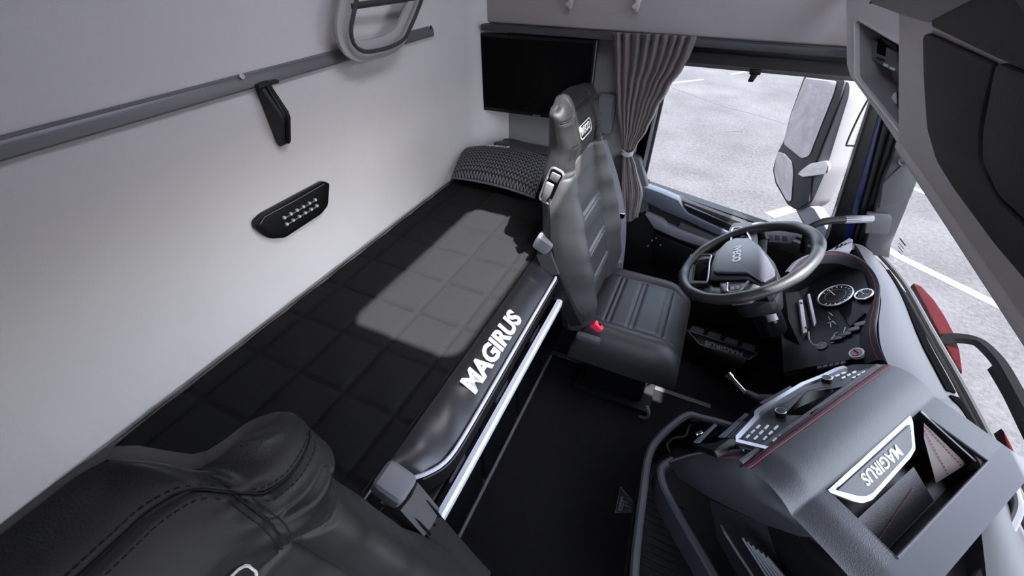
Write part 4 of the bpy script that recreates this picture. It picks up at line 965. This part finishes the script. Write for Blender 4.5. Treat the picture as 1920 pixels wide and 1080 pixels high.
# lower pod body, with ribbed vent
par(prism('pod_body', [pp(a, b, -.10) for a, b in ((.02, .03), (.54, .03), (.54, .33), (.02, .33))], (0, 0, -.27), SATIN, bevel=.02), db)
lowp = [(1330, 936, .40), (1430, 982, .45), (1530, 1008, .52), (1620, 1090, .50), (1560, 1160, .36), (1420, 1150, .26), (1345, 1010, .30)]
lp = [Z(a, b, z) for a, b, z in lowp]
par(obj('pod_lower_side', lp + [p+Vector((.05, .07, -.05)) for p in lp], [tuple(range(7))] + [(i, (i+1) % 7, (i+1) % 7+7, i+7) for i in range(7)], PLAST, angle=40), db)
for k in range(6):
    par(tube('side_vent_slat', [Z(1392+k*9, 1008+k*7, .43), Z(1450+k*11, 1098+k*5, .38)], .0035, DGREY, n=5), db)
par(tube('side_vent_frame', smooth_path([Z(1352, 985, .41), Z(1360, 1000, .41), Z(1385, 1040, .385), Z(1425, 1100, .35)], 4), .003, DGREY, n=5), db)
# ------------------------------------------------------------------ storage bin on the floor beside the pod
sbn = empty('storage_bin', (.25, .7, 0)); tag(sbn, 'black open storage bin with raised grey rim on the floor beneath the centre pod', 'storage bin')
ro = [(1188, 1120, .20), (1190, 1060, .20), (1196, 1000, .20), (1205, 930, .20), (1213, 868, .20), (1225, 835, .20), (1252, 805, .20), (1288, 779, .20), (1315, 783, .20), (1350, 792, .20), (1395, 806, .20)]
rp = smooth_path([Z(a, b, z) for a, b, z in ro], 5)
par(tube('bin_rim', rp, 1, mat('bin_rim', (.06, .06, .07), .4), prof=[(-.012, -.006), (.012, -.006), (.012, .004), (.006, .010), (-.006, .010), (-.012, .004)], up=(0, 0, 1)), sbn)
def binwall(u, v):
    k = u*(len(rp)-1); i = min(int(k), len(rp)-2); p = rp[i].lerp(rp[i+1], k-i); q = Vector((.42, .72, 0))-p; q.z = 0; return p + q.normalized()*(.012*v) + Vector((0, 0, -.197*v))
par(grid('bin_wall', binwall, 50, 4, SATIN, thick=.006), sbn)
par(prism('bin_floor', [Vector((p.x, p.y, .015)) for p in rp[::5]] + [Vector((.52, .98, .015)), Vector((.52, .40, .015))], (0, 0, -.012), PLAST), sbn)
ri = smooth_path([Z(a, b, .21) for a, b in ((1262, 862), (1246, 872), (1239, 885), (1246, 915), (1275, 970), (1310, 1030), (1345, 1090), (1370, 1130))], 5)
par(tube('bin_divider', ri, 1, mat('bin_rim2', (.05, .05, .06), .4), prof=[(-.012, -.09), (.012, -.09), (.012, .003), (.006, .008), (-.006, .008), (-.012, .003)], up=(0, 0, 1)), sbn)
for k in range(16):
    y = .42+k*.022; par(box('mat_rib', (.16, y, .012), (.30, y+.009, .018), PLAST, bevel=.002), sbn)
c = Z(1305, 808, .15); par(tube('bin_bottle_socket', smooth_path([Z(1256, 850, .17), Z(1250, 835, .17), Z(1262, 823, .17), Z(1285, 818, .17), Z(1292, 800, .17), Z(1310, 795, .17)], 4), .006, SATIN, n=6), sbn)
o = box('chrome_tab', (-.012, -.005, -.002), (.012, .005, .002), CHROME, bevel=.001); o.location = Z(1311, 812, .19); o.rotation_euler = (0, -.2, .75); par(o, sbn)
# lever beside the pod
lv = empty('gear_lever', Z(1440, 760, .30)); tag(lv, 'short lever with a chrome grip reaching out below the control panel', 'lever')
par(tube('lever_grip', [Z(1366, 703, .335), Z(1372, 709, .330), Z(1398, 737, .315)], lambda t: .0115-.003*t, CHROME, n=14), lv)
par(tube('lever_cap', [Z(1364, 701, .337), Z(1371, 708, .331)], .014, CHROME, n=14), lv)
par(tube('lever_boot', [Z(1396, 735, .317), Z(1420, 748, .31), Z(1450, 752, .33)], lambda t: .012+.012*t, RUBBER, n=12), lv)
# sill plate at the driver's door
sp_ = empty('sill_plate', (.38, 1.66, -.12)); tag(sp_, 'lettered metal framed sill plate with four ribbed pads by the driver door', 'sill plate')
ZS = .02
par(prism('plate_block', [Z(a, b, ZS) for a, b in ((1288, 614), (1297, 608), (1330, 614), (1428, 646), (1424, 666), (1400, 674), (1310, 645))], (0, 0, -.13), SATIN, bevel=.004), sp_)
for k in range(4):
    x0 = 1293+k*32; y0 = 611+k*10.5
    par(prism('plate_pad', [Z(a, b, ZS+.006) for a, b in ((x0, y0+7), (x0+6, y0-1), (x0+28, y0+6), (x0+25, y0+15))], (0, 0, -.006), DGREY, bevel=.002), sp_)
par(tube('plate_frame', [Z(a, b, ZS+.004) for a, b in ((1289, 619), (1420, 662), (1405, 674), (1312, 646))], .0028, MGREY, closed=True, n=5), sp_)
f2_ = Frame(Z(1357, 653, ZS+.003), Z(1330, 644, ZS)-Z(1385, 662, ZS), (0, -1, 0))
par(text('lettering', 'MAGIRUS', f2_.mat(), .040, DIMPRINT, bold=.0008), sp_)
# triangular emblem on the floor
em = empty('floor_emblem', Z(1170, 945, 0)); tag(em, 'small triangular woven emblem with a peak on the black floor', 'emblem')
Ev = [Z(a, b, .003) for a, b in ((1163, 912), (1154, 961), (1203, 962))]
EMG = mat('emblem_thread', (.25, .25, .28), .7)
par(prism('emblem_patch', Ev, (0, 0, -.0025), mat('emblem_patch', (.012, .012, .018), .8)), em)
par(tube('emblem_outline', [p+Vector((0, 0, .0005)) for p in Ev], .0013, EMG, closed=True, n=5), em)
par(tube('emblem_peak', [Z(a, b, .0045) for a, b in ((1165, 957), (1170, 944), (1167, 938), (1176, 943), (1172, 948), (1184, 952), (1178, 958), (1192, 958))], .0013, EMG, n=5), em)
f3 = Frame(Z(1163.5, 944, .004), Z(1161, 955, .004)-Z(1166, 930, .004), Z(1180, 944, .004)-Z(1163, 944, .004))
par(text('emblem_lettering', 'MAGIRUS', f3.mat(), .012, EMG), em)
# ================================================================== OVERHEAD CONSOLE
oc = empty('overhead_console', (.45, .7, 1.2)); tag(oc, 'grey overhead console with open shelf and dark lockers above the windscreen', 'overhead console')
OF = Frame((.35, 1.0, 1.18), (0, -1, 0), (-.45, 0, .89))
def opts(pix, rnd=.01, n=3): return round_poly([OF.px(*p) for p in pix], rnd, n)
zt = .60
UL = -.035
par(prism('console_face', [OF.P(u, v) for u, v in [(UL, 0), (1.44, 0), (1.44, zt), (UL, zt)]], OF.n*-.02, OGREY, bevel=.012), oc)
par(tube('console_lip', [OF.P(u, -.004, -.012) for u in (UL+.01, .5, 1.0, 1.44)], .017, OGREY, n=14), oc)
und = [OF.P(UL, 0, -.02), OF.P(1.44, 0, -.02), Vector((.70, -.44, 1.21)), Vector((.70, 1.03, 1.21))]
par(obj('console_underside', und + [p+Vector((0, 0, .01)) for p in und], [(0, 1, 2, 3), (7, 6, 5, 4), (0, 4, 5, 1), (1, 5, 6, 2), (2, 6, 7, 3), (3, 7, 4, 0)], ODARK, smooth=False), oc)
# end module above the driver, turned inwards, with an open shelf
OM = Frame((.335, 1.62, 1.19), (.396, -.918, 0), (0, 0, 1))
mo = [OM.px(*p) for p in ((1586, -40), (1587, 30), (1588, 120), (1594, 142), (1650, 218), (1716, 318), (1745, 360), (1790, 360), (1790, -60))]
hole = round_poly([OM.px(*p) for p in ((1603, 44), (1610, 36), (1692, 84), (1697, 250), (1690, 252), (1604, 144))], .012, 3)
par(prism('end_module_face', [OM.P(u, v) for u, v in mo], OM.n*-.015, OGREY, holes=[[OM.P(u, v) for u, v in hole]]), oc)
dep = .10
wallsv = [OM.P(u, v, -.013) for u, v in hole] + [OM.P(u*.98+.004, v, -dep) for u, v in hole]; n = len(hole)
par(obj('shelf_liner', wallsv, [(i, (i+1) % n, (i+1) % n+n, i+n) for i in range(n)] + [tuple(range(n, 2*n))], mat('shelf_liner', (.30, .28, .285), .7), angle=40), oc)
par(tube('opening_edge', [OM.P(u, v, .001) for u, v in hole], .0035, OGREY, closed=True, n=6), oc)
# dark locker fronts
dkp = opts([(1742, 62), (1750, 60), (1882, 118), (1868, 160), (1852, 235), (1850, 300), (1885, 370), (1960, 440), (1960, 545), (1880, 455), (1800, 350), (1768, 300), (1750, 240), (1744, 150)], .01)
par(prism('locker_front', [OF.P(u, v, .001) for u, v in dkp], OF.n*.006, ODARK, bevel=.003), oc)
dk2 = opts([(1886, 112), (1980, 150), (2100, 300), (2100, 520), (1970, 432), (1890, 365), (1858, 300), (1860, 240), (1874, 170)], .01)
par(prism('locker_front', [OF.P(u, v, .001) for u, v in dk2], OF.n*.006, ODARK, bevel=.003), oc)
up_ = opts([(1760, 30), (1890, -60), (2000, 100), (1985, 140), (1888, 104), (1760, 46)], .006)
par(prism('locker_front', [OF.P(u, v, .001) for u, v in up_], OF.n*.006, ODARK, bevel=.003), oc)
tp = opts([(1640, 2), (1668, -60), (1900, -200), (1888, -30), (1755, 38), (1700, 22)], .006)
par(prism('locker_lid', [OF.P(u, v, .001) for u, v in tp], OF.n*.008, mat('locker_lid', (.2, .185, .185), .6), bevel=.003), oc)
# tachograph in the shelf
tg = empty('tachograph', OM.P(*OM.px(1650, 95), -.05)); tag(tg, 'grey tachograph unit with small dark display in the overhead shelf', 'tachograph')
DV = -.05
OT = Frame(OM.P(0, 0, -.045), OM.a, OM.b)
def tpoly(name, pix, h0, h1, mt, bev=.0015):
    o = prism(name, [OT.P(*OT.px(*p), h0+.045) for p in pix], OT.n*(h1-h0), mt, bevel=bev); par(o, tg); return o
tpoly('unit', [(1613, 62), (1652, 82), (1686, 98), (1686, 138), (1666, 130), (1614, 98)], -.10, -.045, LGREY, .003)
tpoly('display', [(1648, 72), (1668, 80), (1666, 108), (1645, 100)], -.046, -.042, SCREEN)
tpoly('display_hood', [(1650, 68), (1684, 82), (1687, 96), (1668, 84)], -.046, -.038, RUBBER)
tpoly('slot', [(1645, 106), (1660, 112), (1659, 116), (1643, 110)], -.046, -.043, RUBBER)
for k in range(3): tpoly('key', [(1646+k*12, 112+k*6), (1655+k*12, 116+k*6), (1654+k*12, 121+k*6), (1645+k*12, 117+k*6)], -.046, -.042, WHITE if k > 0 else MGREY)
tpoly('printer_lid', [(1664, 88), (1685, 98), (1684, 118), (1662, 110)], -.046, -.041, LGREY)
# round speaker cap and dark module at the end of the shelf
rd = empty('shelf_speaker', OM.P(*OM.px(1678, 195), -.06)); tag(rd, 'small white round cap beside a black module at the end of the overhead shelf', 'cap')
c = OM.P(*OM.px(1677, 194), -.06)
cp_ = [OT.P(*OT.px(1677+11*math.cos(t), 194+22*math.sin(t)), -.005) for t in [2*math.pi*k/20 for k in range(20)]]
par(prism('cap_disc', cp_, OM.n*-.015, WHITE, bevel=.002), rd)
par(prism('module', [OT.P(*OT.px(*p), .0) for p in ((1680, 172), (1694, 168), (1694, 216), (1682, 216))], OM.n*-.05, RUBBER, bevel=.002), rd)
par(tube('cap_line', [OT.P(*OT.px(1669, 192), -.004), OT.P(*OT.px(1686, 200), -.004)], .0015, RUBBER, n=4), rd)
par(tube('shelf_cable', smooth_path([OM.P(*OM.px(1663, 138), -.06), OM.P(*OM.px(1660, 155), -.05), OM.P(*OM.px(1654, 175), -.07)], 4), .0018, RUBBER, n=5), oc)
# ================================================================== OUTSIDE THE GLASS
mr = empty('door_mirror', (.5, 2.15, .45)); tag(mr, 'tall double exterior mirror with chrome band outside the driver window', 'mirror')
MF = Frame((.40, 2.15, .85), (.53, -.85, 0), (0, 0, 1))
def mpoly(name, pix, h0, h1, mt, bev=.004, rnd=.01):
    pts = round_poly([MF.px(*p) for p in pix], rnd, 3); o = prism(name, [MF.P(u, v, h0) for u, v in pts], MF.n*(h1-h0), mt, bevel=bev); par(o, mr); return o
HOUS = mat('mirror_housing', (.10, .095, .10), .35)
mpoly('housing', [(1508, 140), (1592, 152), (1590, 180), (1556, 290), (1548, 318), (1520, 382), (1494, 398), (1476, 385), (1454, 345), (1449, 318), (1458, 284), (1470, 262), (1482, 215)], -.10, -.004, HOUS, .02, .02)
mpoly('frame', [(1510, 141), (1586, 149), (1578, 180), (1532, 300), (1524, 330), (1518, 378), (1494, 394), (1478, 384), (1455, 344), (1450, 318), (1459, 286), (1471, 263), (1483, 215)], -.006, .004, RUBBER, .003, .012)
mpoly('large_glass', [(1513, 145), (1573, 152), (1566, 176), (1520, 292), (1506, 297), (1472, 270), (1474, 258), (1486, 214)], .003, .008, MIRROR, .002, .012)
mpoly('small_glass', [(1461, 284), (1474, 288), (1488, 304), (1490, 325), (1486, 378), (1478, 376), (1458, 340), (1454, 318)], .003, .008, MIRROR, .002, .012)
mpoly('chrome_band', [(1524, 306), (1556, 300), (1560, 312), (1555, 326), (1510, 332), (1500, 326), (1508, 318)], .002, .014, CHROME, .005, .008)
mpoly('mirror_arm', [(1486, 392), (1512, 386), (1522, 390), (1552, 440), (1540, 480), (1510, 440)], -.06, -.01, MGREY, .01, .01)
# wire antenna
aw = tube('wire_antenna', smooth_path([Y(1640, 165, 1.93), Y(1612, 215, 1.93), Y(1588, 268, 1.93), Y(1592, 273, 1.93), Y(1617, 275, 1.90), Y(1614, 292, 1.88)], 3), .0035, RUBBER, n=6); tag(aw, 'thin bent black wire antenna outside by the blue pillar', 'antenna')
# grab handle on the pillar
gh = empty('grab_handle', Y(1600, 415, 1.70)); tag(gh, 'dark curved grab handle with pale end on the windscreen pillar', 'grab handle')
gpth = smooth_path([Y(1512, 436, 1.66), Y(1525, 422, 1.66), Y(1548, 415, 1.67), Y(1580, 412, 1.69), Y(1612, 411, 1.71)], 5)
par(tube('handle_bar', gpth, .014, PLAST, n=10), gh)
par(tube('handle_end', [Y(1583, 412, 1.692), Y(1612, 411, 1.71), Y(1634, 410, 1.73)], .0145, LGREY, n=10), gh)
par(tube('handle_foot', [Y(1514, 432, 1.66), Y(1508, 455, 1.68), Y(1506, 470, 1.72)], .013, PLAST, n=10), gh)
# switch panel on the door top behind the wheel
sp2 = empty('door_switch_panel', Y(1445, 445, 1.70)); tag(sp2, 'grey door switch panel with small keys seen through the wheel', 'switch panel')
par(prism('panel_plate', [Y(a, b, 1.70) for a, b in ((1400, 432), (1425, 428), (1500, 436), (1484, 458), (1450, 455), (1408, 452))], (0, .06, 0), MGREY, bevel=.006), sp2)
for k in range(5):
    x0 = 1411+k*14; par(prism('panel_key', [Y(a, b, 1.698) for a, b in ((x0, 438+k), (x0+10, 439+k), (x0+10, 449+k), (x0, 448+k))], (0, .01, 0), LGREY if k in (0, 1) else DGREY, bevel=.002), sp2)
# cowl, red panel and wiper in front of the windscreen
cwl = empty('front_cowl', (.95, .8, .45)); tag(cwl, 'black windscreen cowl with red body panel in front of the glass', 'cowl')
def cw(u, v):
    y = lerp(1.80, -.3, u); x = wbase(y)+.015+.09*v; return (x, y, .52-.05*v-.02*v*v)
par(grid('cowl_plate', cw, 40, 6, EXTB, thick=.01), cwl)
for off, r_ in ((.030, .006), (.055, .005), (.078, .006)):
    par(tube('cowl_rib', [Vector((wbase(lerp(1.6, .1, k/30))+.015+off, lerp(1.6, .1, k/30), .512-off*.6)) for k in range(31)], r_, EXTB if off != .055 else PLAST, n=6), cwl)
RP = [(1712, 530), (1728, 536), (1752, 562), (1772, 592), (1788, 622), (1800, 656), (1806, 700), (1796, 690), (1775, 650), (1755, 612), (1735, 572)]
par(prism('red_panel', [Z(a, b, .46) for a, b in RP], (.0, 0, -.06), REDPAINT, bevel=.006), cwl)
RP2 = [(1880, 800), (1905, 850), (1940, 930), (1990, 1010), (1940, 990), (1900, 900)]
par(prism('red_panel', [Z(a, b, .46) for a, b in RP2], (.0, 0, -.06), REDPAINT, bevel=.006), cwl)
wp = empty('wiper', Z(1785, 640, .47)); tag(wp, 'black windscreen wiper arm beyond the glass', 'wiper')
par(tube('wiper_arm', smooth_path([Z(1768, 634, .475), Z(1800, 634, .49), Z(1830, 640, .50), Z(1850, 654, .505), Z(1875, 682, .51), Z(1900, 725, .515), Z(1935, 790, .52)], 5), 1.25, EXTB, prof=[(-.014, -.006), (.014, -.006), (.010, .008), (-.010, .008)], up=(0, 0, 1)), wp)
par(tube('wiper_blade', smooth_path([Z(1860, 690, .49), Z(1890, 740, .50), Z(1930, 820, .51), Z(1990, 930, .515)], 5), 1, EXTB, prof=[(-.006, -.010), (.006, -.010), (.004, .010), (-.004, .010)], up=(0, 0, 1)), wp)
par(tube('wiper_pivot', [Z(1776, 636, .45), Z(1776, 636, .50)], .016, SATIN, n=12), wp)

# visor added out of view above the windscreen, keeps sun off the dash
def vis(u, v):
    y = lerp(1.75, -.38, u); return (wbase(y)-.13+.42*v-.05*abs(2*u-1)**3*v, y, 1.50-.10*v)
vz = grid('added_sun_visor', vis, 20, 6, SATIN, thick=.012); tag(vz, 'added dark visor outside above the windscreen, out of view, shading the dash', 'sun visor')
